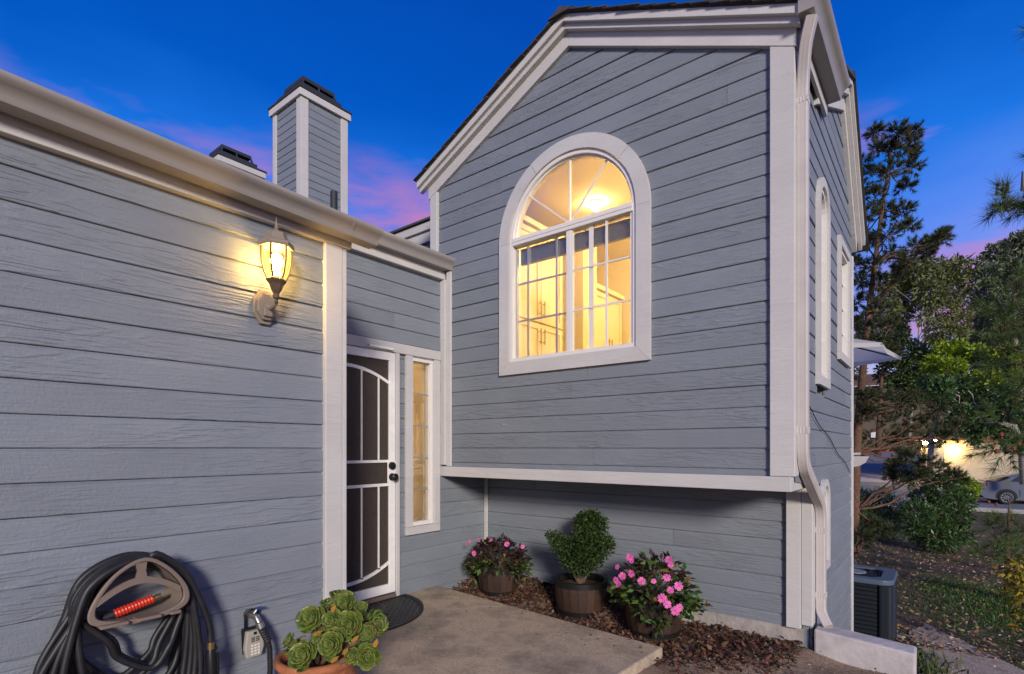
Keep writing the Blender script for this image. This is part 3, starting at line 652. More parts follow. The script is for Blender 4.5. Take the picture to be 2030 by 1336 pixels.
# chimneys
DARKCAP = mat('chimney_cap_metal', (.03, .035, .04), rough=.6)
def chimney(x1, y0, top, w=.84, d=.80, zb=3.6, nm='chimney'):
    C = empty(nm, (x1-w/2, y0+d/2, zb), HOUSE)
    rows = lambda a, b: [(lambda z: .0, lambda z: 1.0)]
    f = siding('front_wall', (x1-w, y0, 0), (1, 0, 0), (0, -1, 0), zb, top-.11, lambda a, b: [(lambda z: .03, lambda z: w-.03)], C)
    g = siding('side_wall', (x1, y0, 0), (0, 1, 0), (1, 0, 0), zb, top-.11, lambda a, b: [(lambda z: .03, lambda z: d-.03)], C)
    MB().box(x1-w+.02, x1-.05, y0+.05, y0+d-.02, zb, top-.05).build('core', SIDING, C)
    t_ = .10
    for (a, b, c, e) in ((x1-w-.01, x1-w+t_, y0-.035, y0+.05), (x1-t_, x1+.035, y0-.035, y0+t_), (x1-.05, x1+.035, y0+d-t_, y0+d+.03)):
        MB().box(a, b, c, e, zb, top-.112).build('corner_board', TRIM, C, bevel=.004)
    MB().box(x1-w-.07, x1+.07, y0-.07, y0+d+.07, top-.11, top).build('cap_trim', TRIM, C, bevel=.006)
    MB().box(x1-w-.085, x1+.085, y0-.085, y0+d+.085, top+.002, top+.03).build('cap_flashing', DARKCAP, C)
    cx_, cy_ = x1-w/2+.08, y0+d/2-.06; h = .29; k = .34; k2 = .26
    for sx_ in (-1, 1):
        for sy in (-1, 1):
            MB().tube([(cx_+sx_*k, cy_+sy*k, top+.03), (cx_+sx_*k2, cy_+sy*k2, top+h)], .02, 4).build('cap_post', DARKCAP, C)
        MB().tube([(cx_, cy_+sx_*k, top+.03), (cx_, cy_+sx_*k2, top+h)], .014, 4).build('cap_post', DARKCAP, C)
        MB().tube([(cx_+sx_*k, cy_, top+.03), (cx_+sx_*k2, cy_, top+h)], .014, 4).build('cap_post', DARKCAP, C)
    MB().box(cx_-.29, cx_+.29, cy_-.29, cy_+.29, top+h-.06, top+h).build('cap_top', DARKCAP, C)
    MB().box(cx_-.37, cx_+.37, cy_-.37, cy_+.37, top+.031, top+.12).build('cap_base', DARKCAP, C)
    MB().lathe([(.12, .03), (.12, .28)], (cx_, cy_, top), 12).build('flue', DARKCAP, C)
chimney(-7.95, 4.59, 6.95); chimney(-10.95, 4.62, 6.92)
vp = at(662, 380, 7.6); MB().lathe([(.05, 0), (.05, vp.z-3.8)], (vp.x, vp.y, 3.8), 12).build('vent_pipe', DARKCAP, HOUSE, smooth=True)
# ------------------------------------------------------------------ rooms behind the lit windows
def room(name, x0, x1, y0, y1, z0, z1, skip, m=INT):
    r = MB(); t = .02
    if 'xm' not in skip: r.box(x0-t, x0, y0, y1, z0, z1)
    if 'xp' not in skip: r.box(x1, x1+t, y0, y1, z0, z1)
    if 'ym' not in skip: r.box(x0, x1, y0-t, y0, z0, z1)
    if 'yp' not in skip: r.box(x0, x1, y1, y1+t, z0, z1)
    r.box(x0-t, x1+t, y0-t, y1+t, z1, z1+t); r.box(x0-t, x1+t, y0-t, y1+t, z0-t, z0)
    return r.build(name, m, HOUSE)
room('kitchen_room', -3.62, -1.25, 3.63, 6.0, 1.12, 3.60, ('ym',))
fw = MB(); a, b = 3.585, 3.605
fw.box(-3.62, WX-.60, a, b, 1.1, 3.6); fw.box(WX+.60, -1.25, a, b, 1.1, 3.6); fw.box(WX-.60, WX+.60, a, b, 1.1, WB-.03); fw.box(WX-.6, WX+.6, a, b, 3.53, 3.6)
fw.build('kitchen_front_lining', INT, HOUSE)
FIX = []
def downlight(x, y, z, r, label, m=GLOW):
    L_ = thing('ceiling_light', (x, y, z), label, 'ceiling light', 'recessed kitchen ceiling lights')
    MB().lathe([(.001, -.075), (r*.7, -.070), (r*1.0, -.05), (r*1.0, -.03), (r*.6, -.016)], (x, y, z), 20).build('lamp_dome', m, L_, smooth=True)
    mb = MB(); mb.lathe([(r*1.02, -.014), (r*1.3, -.010), (r*1.3, -.002), (r*1.02, -.002)], (x, y, z), 20, cap=False); mb.build('trim_ring', VINYL, L_, smooth=True)
downlight(-2.57, 4.50, 3.60, .05, 'round recessed ceiling light shining behind the arched fanlight', mat('soft_lamp_glow', (1, .9, .7), emit=(1, .66, .24), estr=150))
downlight(-2.0, 5.35, 3.60, .055, 'round recessed ceiling light farther back in the kitchen')
downlight(-1.72, 4.35, 3.60, .055, 'added unseen ceiling light near the side wall, evening out the kitchen light')  # added lamp outside the window's view, evens out the room light
def cabinet(x1, y0, y1, z0, z1, label, rowsz, ncol, handles='v', depth=.55):
    C = thing('kitchen_cabinet', (x1-depth/2, (y0+y1)/2, z0), label, 'cabinet')
    MB().box(x1-depth, x1-.022, y0, y1, z0, z1).build('carcass', CAB, C)
    for (a, b, hz) in rowsz:
        for k in range(ncol):
            ya_ = y0+(y1-y0)*k/ncol+.004; yb_ = y0+(y1-y0)*(k+1)/ncol-.004
            D = MB().box(x1-.02, x1-.006, ya_, yb_, a, b).build('cabinet_door', CAB, C)
            fw_ = .05
            MB().ringprism([(x1-.0058, ya_, a), (x1-.0058, yb_, a), (x1-.0058, yb_, b), (x1-.0058, ya_, b)], [(x1-.0058, ya_+fw_, a+fw_), (x1-.0058, yb_-fw_, a+fw_), (x1-.0058, yb_-fw_, b-fw_), (x1-.0058, ya_+fw_, b-fw_)], (.012, 0, 0)).build('door_rail', CAB, D)
            hy = (yb_-.028) if k % 2 == 0 else (ya_+.028)
            mb = MB(); mb.tube([(x1+.03, hy, hz-.075), (x1+.03, hy, hz+.075)], .006, 8)
            for q in (-.05, .05): mb.tube([(x1+.004, hy, hz+q), (x1+.03, hy, hz+q)], .004, 6)
            mb.build('handle', STEEL, D, smooth=True)
    MB().box(x1-depth, x1+.03, y0-.02, y1+.02, z1, z1+.05).build('crown', CAB, C)
    return C
cabinet(-3.03, 3.86, 4.62, 1.13, 3.36, 'tall cream pantry cabinet with bar handles behind the sliding sash', [(1.15, 2.45, 2.33), (2.47, 3.34, 2.60)], 2)
cabinet(-3.03, 5.28, 5.93, 2.32, 3.05, 'cream wall cabinet above the dark oven in the kitchen', [(2.34, 3.03, 2.45)], 2)
ov = thing('wall_oven', (-3.3, 5.6, 1.13), 'built in oven with dark glass door and steel frame in the kitchen', 'oven')
MB().box(-3.58, -3.05, 5.28, 5.93, 1.13, 2.30).build('oven_body', CAB, ov); MB().box(-3.048, -3.03, 5.32, 5.89, 1.75, 2.24).build('oven_door', STEEL, ov)
MB().box(-3.029, -3.026, 5.36, 5.85, 1.78, 2.18).build('oven_glass', mat('oven_glass', (.03, .025, .02), rough=.1, spec=.6), ov)
tag(MB().box(-3.58, -2.98, 4.95, 5.24, 1.13, 3.58).build('kitchen_pillar', INT), 'plain cream wall pillar between pantry cabinet and oven', 'pillar')
# entry hall
room('entry_hall', -5.6, XE-.13, 1.9, 4.3, .01, 2.75, ())  if False else None
hall = MB(); t = .02
hall.box(-5.6, -5.58, 1.9, 4.6, .01, 2.75); hall.box(-5.58, XE-.125, 4.58, 4.6, .01, 2.75); hall.box(-5.58, XE-.125, 1.9, 1.92, .01, 2.75)
hall.box(-5.6, XE-.125, 1.9, 4.6, 2.75, 2.77); hall.box(-5.6, XE-.125, 1.9, 4.6, -.012, .008)
hall.box(XE-.145, XE-.125, 2.95, 3.06, .01, 2.75); hall.box(XE-.145, XE-.125, 3.38, 4.58, .01, 2.75); hall.box(XE-.145, XE-.125, 1.92, 2.95, 2.06, 2.75); hall.box(XE-.145, XE-.125, 3.06, 3.38, 2.03, 2.75); hall.box(XE-.145, XE-.125, 3.06, 3.38, .01, .57)
hall.build('entry_hall', INT, HOUSE)
L_ = thing('ceiling_light', (-4.6, 3.2, 2.75), 'warm ceiling light in the hall behind the tall sidelight', 'ceiling light')
MB().lathe([(.05, -.02), (.05, -.004)], (-4.6, 3.2, 2.75), 18).build('lamp_disc', mat('hall_glow', (1, .9, .7), emit=(1, .66, .28), estr=700), L_)
st = thing('stair_railing', (-4.85, 4.0, .9), 'white stair railing with square balusters seen through the sidelight', 'railing')
for i in range(9): y = 3.35+.13*i; MB().box(-4.87, -4.83, y, y+.04, 1.12, 1.80).build('baluster', CAB, st)
MB().box(-4.89, -4.81, 3.25, 4.56, 1.80, 1.87).build('handrail', CAB, st); MB().box(-4.89, -4.81, 3.25, 4.56, 1.02, 1.12).build('bottom_rail', CAB, st)
MB().prism([(-4.89, 3.25, .01), (-4.89, 4.56, .01), (-4.89, 4.56, 1.018), (-4.89, 4.05, 1.018), (-4.89, 3.25, .62)], (.06, 0, 0)).build('stair_skirt', CAB, st)
# ------------------------------------------------------------------ wall lantern
LANT = mat('lantern_enamel', (.24, .195, .15), rough=.45); BRONZE = mat('lantern_bronze', (.10, .065, .04), rough=.5)
LG = pane_mat('lantern_glass', (1, .84, .50), .05)
lx, ly = XL+.125, 1.315
WLN = thing('wall_lantern', (lx, ly, 1.87), 'lit carriage lantern with clear glass on the grey garage wall', 'lantern')
pl = []
for k in range(8):
    q = math.pi/8+k*math.pi/4; pl.append((.060*math.cos(q)*1.05, .098*math.sin(q)*.92))
bp = MB().prism([(XL+.026, ly-.012+a, 1.945+b) for a, b in pl], (.014, 0, 0)).build('backplate', LANT, WLN, bevel=.004)
MB().prism([(XL+.041, ly-.012+a*.78, 1.945+b*.78) for a, b in pl], (.018, 0, 0)).build('backplate_boss', LANT, WLN, bevel=.005)
MB().box(XL+.059, XL+.075, ly-.034, ly+.010, 1.895, 1.935).build('motion_sensor', LANT, WLN, bevel=.006)
arm = [(XL+.055, ly-.008, 1.945), (XL+.085, ly-.004, 1.938), (lx-.012, ly, 1.955), (lx, ly, 1.985)]
MB().tube(arm, [.017, .014, .012, .012], 10).build('arm', LANT, WLN, smooth=True)
MB().lathe([(.002, 1.948), (.010, 1.956), (.006, 1.968), (.016, 1.978), (.014, 1.99), (.012, 2.000)], (lx, ly, 0), 12).build('finial', BRONZE, WLN, smooth=True)
MB().lathe([(.014, 2.0), (.022, 2.014), (.034, 2.045), (.046, 2.058), (.048, 2.066), (.040, 2.068)], (lx, ly, 0), 6, a0=.2).build('cup', BRONZE, WLN)
gp = [(.038, 2.069), (.050, 2.10), (.060, 2.145), (.064, 2.19), (.063, 2.222)]
MB().lathe(gp, (lx, ly, 0), 24, cap=False).build('lantern_glass', LG, WLN, smooth=True)
for k in range(6):
    q = .2+math.pi/3*k; MB().tube([(lx+(r+.004)*math.cos(q), ly+(r+.004)*math.sin(q), z) for r, z in gp], .0052, 6).build('rib', BRONZE, WLN)
MB().lathe([(.060, 2.222), (.080, 2.218), (.084, 2.228), (.083, 2.240), (.060, 2.252), (.050, 2.272), (.046, 2.288), (.034, 2.294), (.014, 2.300), (.006, 2.310)], (lx, ly, 0), 6, a0=.2).build('roof_cap', LANT, WLN)
MB().lathe([(.006, 2.306), (.012, 2.316), (.005, 2.326), (.006, 2.336), (.003, 2.350), (.001, 2.372)], (lx, ly, 0), 10).build('spire', LANT, WLN, smooth=True)
MB().lathe([(.010, 2.085), (.011, 2.11), (.024, 2.135), (.030, 2.155), (.026, 2.178), (.012, 2.190), (.001, 2.192)], (lx, ly, 0), 16).build('bulb', mat('bulb_glow', (1, .9, .6), emit=(1, .70, .28), estr=175), WLN, smooth=True)
MB().lathe([(.013, 2.066), (.013, 2.086)], (lx, ly, 0), 12).build('socket', LANT, WLN)
# ------------------------------------------------------------------ hose hanger, hose, lock box, tap
TAUPE = mat('taupe_plastic', (.19, .145, .115), rough=.45, noise=.08)
HY, HZ = .733, .70; HX = XL+.03
def hl(pts, c, n=60):     # closed smooth loop through points (Catmull-Rom)
    P = [np.array(p, float) for p in pts]; m = len(P); out = []
    for i in range(m):
        p0, p1, p2, p3 = P[i-1], P[i], P[(i+1) % m], P[(i+2) % m]
        for k in range(c):
            t = k/c; out.append(.5*((2*p1)+(-p0+p2)*t+(2*p0-5*p1+4*p2-p3)*t*t+(-p0+3*p1-3*p2+p3)*t**3))
    return out
outer = hl([(.015, .125), (.10, .075), (.165, -.015), (.165, -.085), (.09, -.118), (0, -.125), (-.09, -.118), (-.162, -.09), (-.155, -.02), (-.085, .078)], 6)
HH = thing('hose_hanger', (HX, HY, HZ-.12), 'taupe plastic hose hanger screwed to the garage wall', 'hose hanger')
xf = XL+.185
def P3(p, x): return (x, HY+p[0], HZ+p[1])
inn = [q*.865+np.array([0, .002]) for q in outer]
flg = MB(); flg.ringprism([P3(p, xf) for p in outer], [P3(p, xf) for p in inn], (.014, 0, 0)); flg.build('front_ring', TAUPE, HH, smooth=True, bevel=.004)
sh = MB(); n = len(outer); sh.add([P3(p*.86, xf) for p in outer]+[P3(p*.80, HX) for p in outer], [(i, (i+1) % n, n+(i+1) % n, n+i) for i in range(n)]); sh.build('drum', TAUPE, HH, smooth='all')
arc = [(-.142+.284*i/14, -.035+.062*math.sin(math.pi*i/14)) for i in range(15)]
MB().ringprism([P3(p, xf+.001) for p in arc], [P3((p[0]*.98, p[1]+.026), xf+.001) for p in arc], (.012, 0, 0), closed=False).build('cross_bar', TAUPE, HH, smooth=True)
MB().prism([P3(p, xf+.0015) for p in ((-.020, .045), (.022, .045), (.016, .075), (.02, .108), (-.018, .108), (-.012, .075))], (.011, 0, 0)).build('centre_strut', TAUPE, HH)
for a, b in ((-.135, -.045), (-.02, .065), (.095, .135)):
    MB().box(xf-.02, xf+.035, HY+a, HY+b, HZ-.116, HZ-.103).build('tray_lip', TAUPE, HH, bevel=.004)
SN_ = thing('spray_wand', (xf-.03, HY-.02, HZ-.09), 'red ribbed spray handle with brass tip lying in the hose hanger', 'spray wand')
pa = Vector(P3((-.075, -.083), xf-.035)); pb = Vector(P3((.055, -.052), xf-.035))
MB().tube([pa+(pb-pa)*i/24 for i in range(25)], [.0165+.0022*(i % 2) for i in range(25)], 12).build('grip', mat('red_grip', (.55, .035, .015), rough=.35), SN_, smooth=True)
MB().tube([pb, pb+(pb-pa)*.09, pb+(pb-pa)*.10, pb+(pb-pa)*.22], [.010, .010, .013, .011], 12).build('brass_tip', mat('brass', (.5, .36, .16), rough=.3, metal=.9), SN_, smooth=True)
MB().tube([pa, pa-(pb-pa)*.30], [.017, .014], 12).build('hose_end', RUBBER, SN_, smooth=True)
hose = MB(); rr_ = .0135
for i in range(15):
    f = i/14; x = XL+.045+.125*random.random(); top = random.uniform(.0, .028)
    zb_ = random.choice([.30, .02, -.02, .05, .10, .16, .22, .0]) if i else .34
    if i in (3, 7): zb_ = .36
    wd = random.uniform(.20, .30)*(1 if zb_ < .25 else .62)
    sk = random.uniform(-.05, .05); zb_ = max(zb_, .02)
    zt = HZ+.095+top; mid = (zt+zb_)/2
    wd *= .92; wr = wd*.86
    pts = [(x, HY+.0, zt), (x, HY+.115+top, zt-.055), (x+random.uniform(-.01, .01), HY+.168+top+.01, HZ-.06), (x, HY+wr*.95+sk, mid-.10), (x+.01, HY+wr*.7+sk, zb_+.07), (x, HY+sk*1.5, zb_), (x-.01, HY-wd*.7+sk, zb_+.07), (x, HY-wd*.98+sk, mid-.08), (x+random.uniform(-.01, .01), HY-.17-top, HZ-.06), (x, HY-.115-top, zt-.055)]
    hose.tube(hl(pts, 7), rr_, 8, closed=True)
x = XL+.16
hose.tube(hl([(x, HY+.05, HZ+.11), (x, HY+.15, HZ+.06), (x, HY+.215, HZ-.06), (x, HY+.262, HZ-.2), (x, HY+.270, HZ-.285), (x, HY+.270, HZ-.29)], 6)[:-6], rr_, 8)
GH = thing('garden_hose', (XL+.1, HY, .05), 'black rubber garden hose coiled over the taupe hanger', 'hose')
hose.build('hose_coil', RUBBER, GH, smooth='all')
MB().tube([(x, HY+.270, HZ-.285), (x, HY+.270, HZ-.315)], .0155, 12).build('brass_coupling', bpy.data.materials['brass'], GH, smooth=True)
MB().tube([(x, HY+.270, HZ-.315), (x, HY+.271, HZ-.34), (x+.004, HY+.272, HZ-.42), (x+.012, HY+.274, HZ-.50)], [.014, .022, .021, .015], 10).build('spray_nozzle', BLACK, GH, smooth=True)
MB().box(x+.008, x+.016, HY+.288, HY+.300, HZ-.43, HZ-.335).build('nozzle_trigger', BLACK, GH, bevel=.003)
tapy, tapz = 1.228, .455
TP = thing('garden_tap', (XL, tapy, tapz), 'metal garden tap with small blue handle on the garage wall', 'tap')
CHR = mat('tap_metal', (.42, .40, .38), rough=.35, metal=.9)
MB().tube([(XL+.015, tapy, tapz), (XL+.05, tapy, tapz), (XL+.085, tapy+.01, tapz-.005), (XL+.10, tapy+.016, tapz-.03)], [.012, .012, .016, .014], 10).build('spout', CHR, TP, smooth=True)
MB().tube([(XL+.018, tapy, tapz), (XL+.024, tapy, tapz)], .024, 14).build('flange', CHR, TP, smooth=True)
MB().tube([(XL+.07, tapy+.004, tapz+.01), (XL+.072, tapy+.02, tapz+.03)], .005, 8).build('stem', CHR, TP)
MB().box(XL+.06, XL+.085, tapy+.012, tapy+.045, tapz+.028, tapz+.036).build('tap_handle', mat('blue_handle', (.03, .06, .22), rough=.5), TP, bevel=.003)
MB().tube([(XL+.10, tapy+.016, tapz-.03), (XL+.106, tapy+.022, tapz-.055)], [.019, .019], 12).build('coupling', CHR, TP, smooth=True)
SHo = thing('supply_hose', (XL+.1, tapy+.05, 0), 'short black supply hose hanging from the garden tap', 'hose')
MB().tube([(XL+.106, tapy+.022, tapz-.052), (XL+.115, tapy+.045, tapz-.10), (XL+.118, tapy+.058, tapz-.16), (XL+.115, tapy+.062, tapz-.26), (XL+.11, tapy+.055, tapz-.36), (XL+.10, tapy+.05, .012)], [.016, .0135, .0125, .0125, .0125, .0125], 10).build('hose', RUBBER, SHo, smooth='all')
cf = [Vector((XL+.106, tapy+.022, tapz-.052)).lerp(Vector((XL+.117, tapy+.052, tapz-.125)), i/12) for i in range(13)]
MB().tube(cf, [.0165+.0022*(i % 2) for i in range(13)], 10).build('strain_relief', RUBBER, SHo)
LB = thing('lock_box', (XL+.04, 1.235, .28), 'grey key lock box with push buttons hanging from the tap', 'lock box')
GREYP = mat('lockbox_metal', (.36, .33, .28), rough=.5)
MB().prism([(XL+.026, 1.190, .395), (XL+.026, 1.282, .395), (XL+.026, 1.276, .268), (XL+.026, 1.196, .268)], (.02, 0, 0)).build('back_shell', BLACK, LB, bevel=.006)
MB().prism([(XL+.047, 1.200, .385), (XL+.047, 1.274, .385), (XL+.047, 1.282, .30), (XL+.047, 1.268, .258), (XL+.047, 1.198, .258), (XL+.047, 1.190, .30)], (.028, 0, 0)).build('front_cover', GREYP, LB, bevel=.006)
for r_ in range(4):
    for c in range(3): MB().box(XL+.0755, XL+.079, 1.217+c*.0155, 1.227+c*.0155, .272+r_*.0135, .280+r_*.0135).build('push_button', VINYL, LB)
for r_ in range(3):
    for c in range(2): MB().box(XL+.0755, XL+.077, 1.219+c*.022, 1.235+c*.022, .334+r_*.008, .338+r_*.008).build('vent_slot', BLACK, LB)
MB().box(XL+.0755, XL+.077, 1.230, 1.244, .366, .379).build('latch', BLACK, LB)
MB().tube([(XL+.04, 1.206, .395), (XL+.04, 1.206, .45), (XL+.045, 1.218, .478), (XL+.05, 1.236, .482), (XL+.05, 1.262, .47), (XL+.04, 1.266, .43), (XL+.04, 1.266, .395)], .0055, 8).build('shackle', BLACK, LB, smooth='all')
# ------------------------------------------------------------------ doormat
DM = thing('doormat', (-3.3, 2.40, 0), 'half round black rubber lattice doormat before the screen door', 'doormat')
cx_, cy_, cr_ = -3.555, 2.40, .60
ag = [(-math.pi/2+math.pi*i/32) for i in range(33)]
oc = [(cx_+cr_*math.cos(a), cy_+cr_*math.sin(a), .0035) for a in ag]; ic = [(cx_+.02+(cr_-.045)*math.cos(a), cy_+(cr_-.045)*math.sin(a), .0035) for a in ag]
MB().ringprism(oc, ic, (0, 0, .013), closed=True).build('border', RUBBER, DM)
MB().ringprism([(cx_+.02+.30*math.cos(a), cy_+.30*math.sin(a), .0037) for a in ag], [(cx_+.02+.27*math.cos(a), cy_+.27*math.sin(a), .0037) for a in ag], (0, 0, .011), closed=False).build('inner_ring', RUBBER, DM)
for s in (-1, 1):
    for i in range(-16, 17):
        c0 = i*.065; pts = []
        for t_ in np.linspace(-1.2, 1.2, 121):
            x = cx_+t_*.707+c0*.707*s*0+0; x = cx_+t_*.5+.0; y = cy_+c0+s*t_*.62
            if x > cx_+.01 and math.hypot(x-cx_-.01, y-cy_) < cr_-.03: pts.append((x, y))
        if len(pts) > 3:
            a, b = Vector((*pts[0], 0)), Vector((*pts[-1], 0)); t_ = (b-a).normalized(); nn = Vector((-t_.y, t_.x, 0))*.006
            MB().prism([(p.x, p.y, .004+.0006*s) for p in (a-nn, b-nn, b+nn, a+nn)], (0, 0, .008)).build('lattice_bar', RUBBER, DM)
# ------------------------------------------------------------------ barrel planters
STAVE = wood_mat('barrel_stave', (.046, .025, .017), strength=.5, vary=.4, vs=14, vertical=True)
HOOP = mat('barrel_hoop', (.010, .009, .009), rough=.5)
POTSOIL = ground_mat('potting_soil', [(.06, .035, .02), (.14, .085, .05)], 30, 1, 90, .01)
def barrel(x, y, z, r, h, label):
    B = thing('barrel_planter', (x, y, z), label, 'planter', 'barrel planters along the wall')
    n = 20; a = 2*math.pi/n*.97
    def rad(t): return r*(.80+.22*math.sin(.35+t*1.25))
    first = None
    vs = []; fs = []; m = 6
    for i in range(m):
        t_ = i/(m-1); R0 = rad(t_)
        for (q, rr) in ((-a/2, R0), (a/2, R0), (a/2, R0-.018), (-a/2, R0-.018)): vs.append((rr*math.cos(q), rr*math.sin(q), .0+t_*h))
    for i in range(m-1):
        for k in range(4): fs.append((i*4+k, i*4+(k+1) % 4, (i+1)*4+(k+1) % 4, (i+1)*4+k))
    fs += [(3, 2, 1, 0), (m*4-4, m*4-3, m*4-2, m*4-1)]
    me = bpy.data.meshes.new('stave'); me.from_pydata(vs, [], fs); me.materials.append(STAVE)
    for k in range(n):
        o = bpy.data.objects.new('stave', me); S.collection.objects.link(o); o.parent = B; o.rotation_euler = (0, 0, 2*math.pi*k/n)
    for t0, t1, ex in ((.14, .26, .005), (.88, 1.03, .007)):
        MB().lathe([(rad(t0)+ex, h*t0), (rad(t1)+ex, h*t1), (rad(t1)-.02, h*t1), (rad(t0)-.02, h*t0), (rad(t0)+ex, h*t0)], (x, y, z), 32, cap=False).build('hoop', HOOP, B, smooth=True)
    MB().lathe([(.001, h*.90), (r*.5, h*.915), (rad(.9)-.016, h*.88), (rad(.1)-.02, .012), (.001, .01)], (x, y, z), 20, cap=False).build('soil', POTSOIL, B, smooth='all')
    return B
zb_ = -.085
b1 = barrel(-3.14, 3.74, zb_, .185, .27, 'brown barrel planter with the small flower clump in the corner by the entry')
b2 = barrel(-2.25, 3.70, zb_, .205, .29, 'brown barrel planter with black rim holding the round green shrub')
b3 = barrel(-1.60, 3.62, zb_, .195, .27, 'brown barrel planter below the large pink flower clump')
# ------------------------------------------------------------------ foliage generators
def leaf_quads(C, D, N, ln, wd, fold=.25):
    """C base points, D directions, N rough normals (n,3): a kite shaped leaf of two triangles joined as a quad"""
    D = D/np.linalg.norm(D, axis=1, keepdims=True); Sd = np.cross(D, N); Sd /= np.linalg.norm(Sd, axis=1, keepdims=True)+1e-9; Nn = np.cross(Sd, D)
    ln = np.asarray(ln).reshape(-1, 1); wd = np.asarray(wd).reshape(-1, 1)
    mid = C+D*ln*.45
    return np.stack([C, mid+Sd*wd*.5+Nn*wd*fold, C+D*ln, mid-Sd*wd*.5+Nn*wd*fold], 1)
def rdir(n, up=0.0):
    v = RNG.normal(size=(n, 3)); v[:, 2] += up; return v/np.linalg.norm(v, axis=1, keepdims=True)
def soup(name, quads, m, parent=None, kind='stuff'):
    q = quads - np.array(origin(parent)); me = fast_mesh(name, q, q.shape[1]); return link(name, me, m, parent, kind=kind)
def clump_points(centres, radii, n, shell=.55):
    idx = RNG.integers(0, len(centres), n) if np.ndim(radii) == 0 else RNG.choice(len(centres), n, p=np.array(radii)**2/np.sum(np.array(radii)**2))
    c = np.array(centres)[idx]; r = np.broadcast_to(radii, (len(centres),))[idx]
    d = rdir(n); rad = (shell+(1-shell)*RNG.random(n))**.7*r
    return c+d*rad[:, None], d
LEAFA = mat('impatiens_leaf', (.075, .135, .030), rough=.4, spec=.4, island=.45, trans=.25)
LEAFP = mat('impatiens_dark_leaf', (.055, .028, .025), rough=.4, spec=.4, island=.5, trans=.2)
LEAFO = mat('withered_leaf', (.36, .14, .03), rough=.6, island=.35, trans=.25)
PINK = mat('pink_petal', (.74, .15, .38), rough=.55, island=.4, trans=.3); EYEP = mat('petal_eye', (.45, .02, .12), rough=.6)
STEM = mat('green_stem', (.10, .09, .04), rough=.6); LEAFJ = mat('shrub_leaf', (.040, .072, .018), rough=.55, spec=.2, island=.5, trans=.2)
TWIG = mat('twig_bark', (.16, .11, .075), rough=.9, noise=.3)
def flower(c, nrm, r, par):
    c = Vector(c); nrm = Vector(nrm).normalized(); a = nrm.orthogonal().normalized(); b = nrm.cross(a); mb = MB(); ph = random.uniform(0, 6)
    for k in range(5):
        q = ph+k*2*math.pi/5; d = a*math.cos(q)+b*math.sin(q); s = nrm.cross(d)
        cup = nrm*random.uniform(.0, .25)*r
        mb.add([c, c+d*r*.55-s*r*.42+cup*.4, c+d*r*.98-s*r*.34+cup, c+d*r*.88+cup*.8, c+d*r*.98+s*r*.34+cup, c+d*r*.55+s*r*.42+cup*.4], [(0, 1, 2, 3), (0, 3, 4, 5)])
    f = mb.build('flower', PINK, par)
    MB().lathe([(.001, -.001), (r*.17, .001), (r*.09, .004), (.001, .005)], (0, 0, 0), 8).v
    e = MB(); e.add([c+nrm*.003+(a*math.cos(k*1.2566)+b*math.sin(k*1.2566))*r*.16 for k in range(5)], [(0, 1, 2, 3, 4)]); e.build('flower_eye', EYEP, f)
def impatiens(bx, by, bz, rx, ry, rzv, n, flowers, label, dark=.5, droop=None, forange=.03):
    P = thing('impatiens_plant', (bx, by, bz), label, 'flower plant')
    for i in range(26):
        a = random.uniform(0, 6.28); e = random.uniform(.3, 1.35); d = Vector((rx*math.cos(a)*math.cos(e), ry*math.sin(a)*math.cos(e), rzv*math.sin(e)))*random.uniform(.6, .95)
        MB().tube([(bx, by, bz), Vector((bx, by, bz))+d*.5+Vector((0, 0, .03)), Vector((bx, by, bz))+d], [.005, .004, .002], 5).build('stem', STEM, P)
    d = rdir(n); d[:, 2] = np.abs(d[:, 2])*1.1-.22; rad = (.35+.65*RNG.random(n))**.5
    pos = np.stack([bx+d[:, 0]*rx*rad, by+d[:, 1]*ry*rad, bz+.05+d[:, 2]*rzv*rad], 1)
    if droop:
        k = RNG.integers(0, len(droop), n//4); dc = np.array(droop)[k]; pos = np.concatenate([pos, np.array([bx, by, bz])+dc+RNG.normal(size=(n//4, 3))*.03]); d = np.concatenate([d, rdir(n//4)])
    dirs = d*np.array([1, 1, .4])+RNG.normal(size=d.shape)*.45; dirs[:, 2] -= .15
    N = rdir(len(pos), 1.6); ln = RNG.uniform(.038, .075, len(pos)); q = leaf_quads(pos, dirs, N, ln, ln*.48)
    low = pos[:, 2] < bz+rzv*.42
    k = RNG.random(len(pos)); dk = k < np.where(low, dark*.45, dark*1.35); og = (k > 1-forange)
    soup('foliage', q[~dk & ~og], LEAFA, P); soup('dark_foliage', q[dk & ~og], LEAFP, P)
    if og.any(): soup('withered_leaves', q[og], LEAFO, P)
    for (dx, dy, dz, r) in flowers:
        p = Vector((bx+dx, by+dy, bz+dz)); flower(p, Vector((dx*1.6+random.uniform(-.2, .5), dy-.7, dz*.6+random.uniform(-.1, .5))), r*random.uniform(.75, .95), P)
    return P
def fl(px, py, d, b): p = at(px, py, d); return (p.x-b[0], p.y-b[1], p.z-b[2])
B1 = (-3.14, 3.74, .16); B3 = (-1.60, 3.62, .16)
impatiens(*B1, .32, .25, .25, 640, [(*fl(px, py, d, B1), r) for px, py, d, r in ((940, 1097, 4.62, .030), (951, 1070, 4.8, .026), (932, 1073, 4.85, .022), (1005, 1079, 4.65, .030), (1036, 1084, 4.72, .026), (974, 1071, 4.75, .018), (924, 1078, 4.9, .02))], 'low dark leaved plant with a few pale pink flowers in the corner planter', .75, droop=[(-.26, -.05, .02), (.24, -.02, .0), (.27, .02, .05), (-.22, -.10, -.04)])
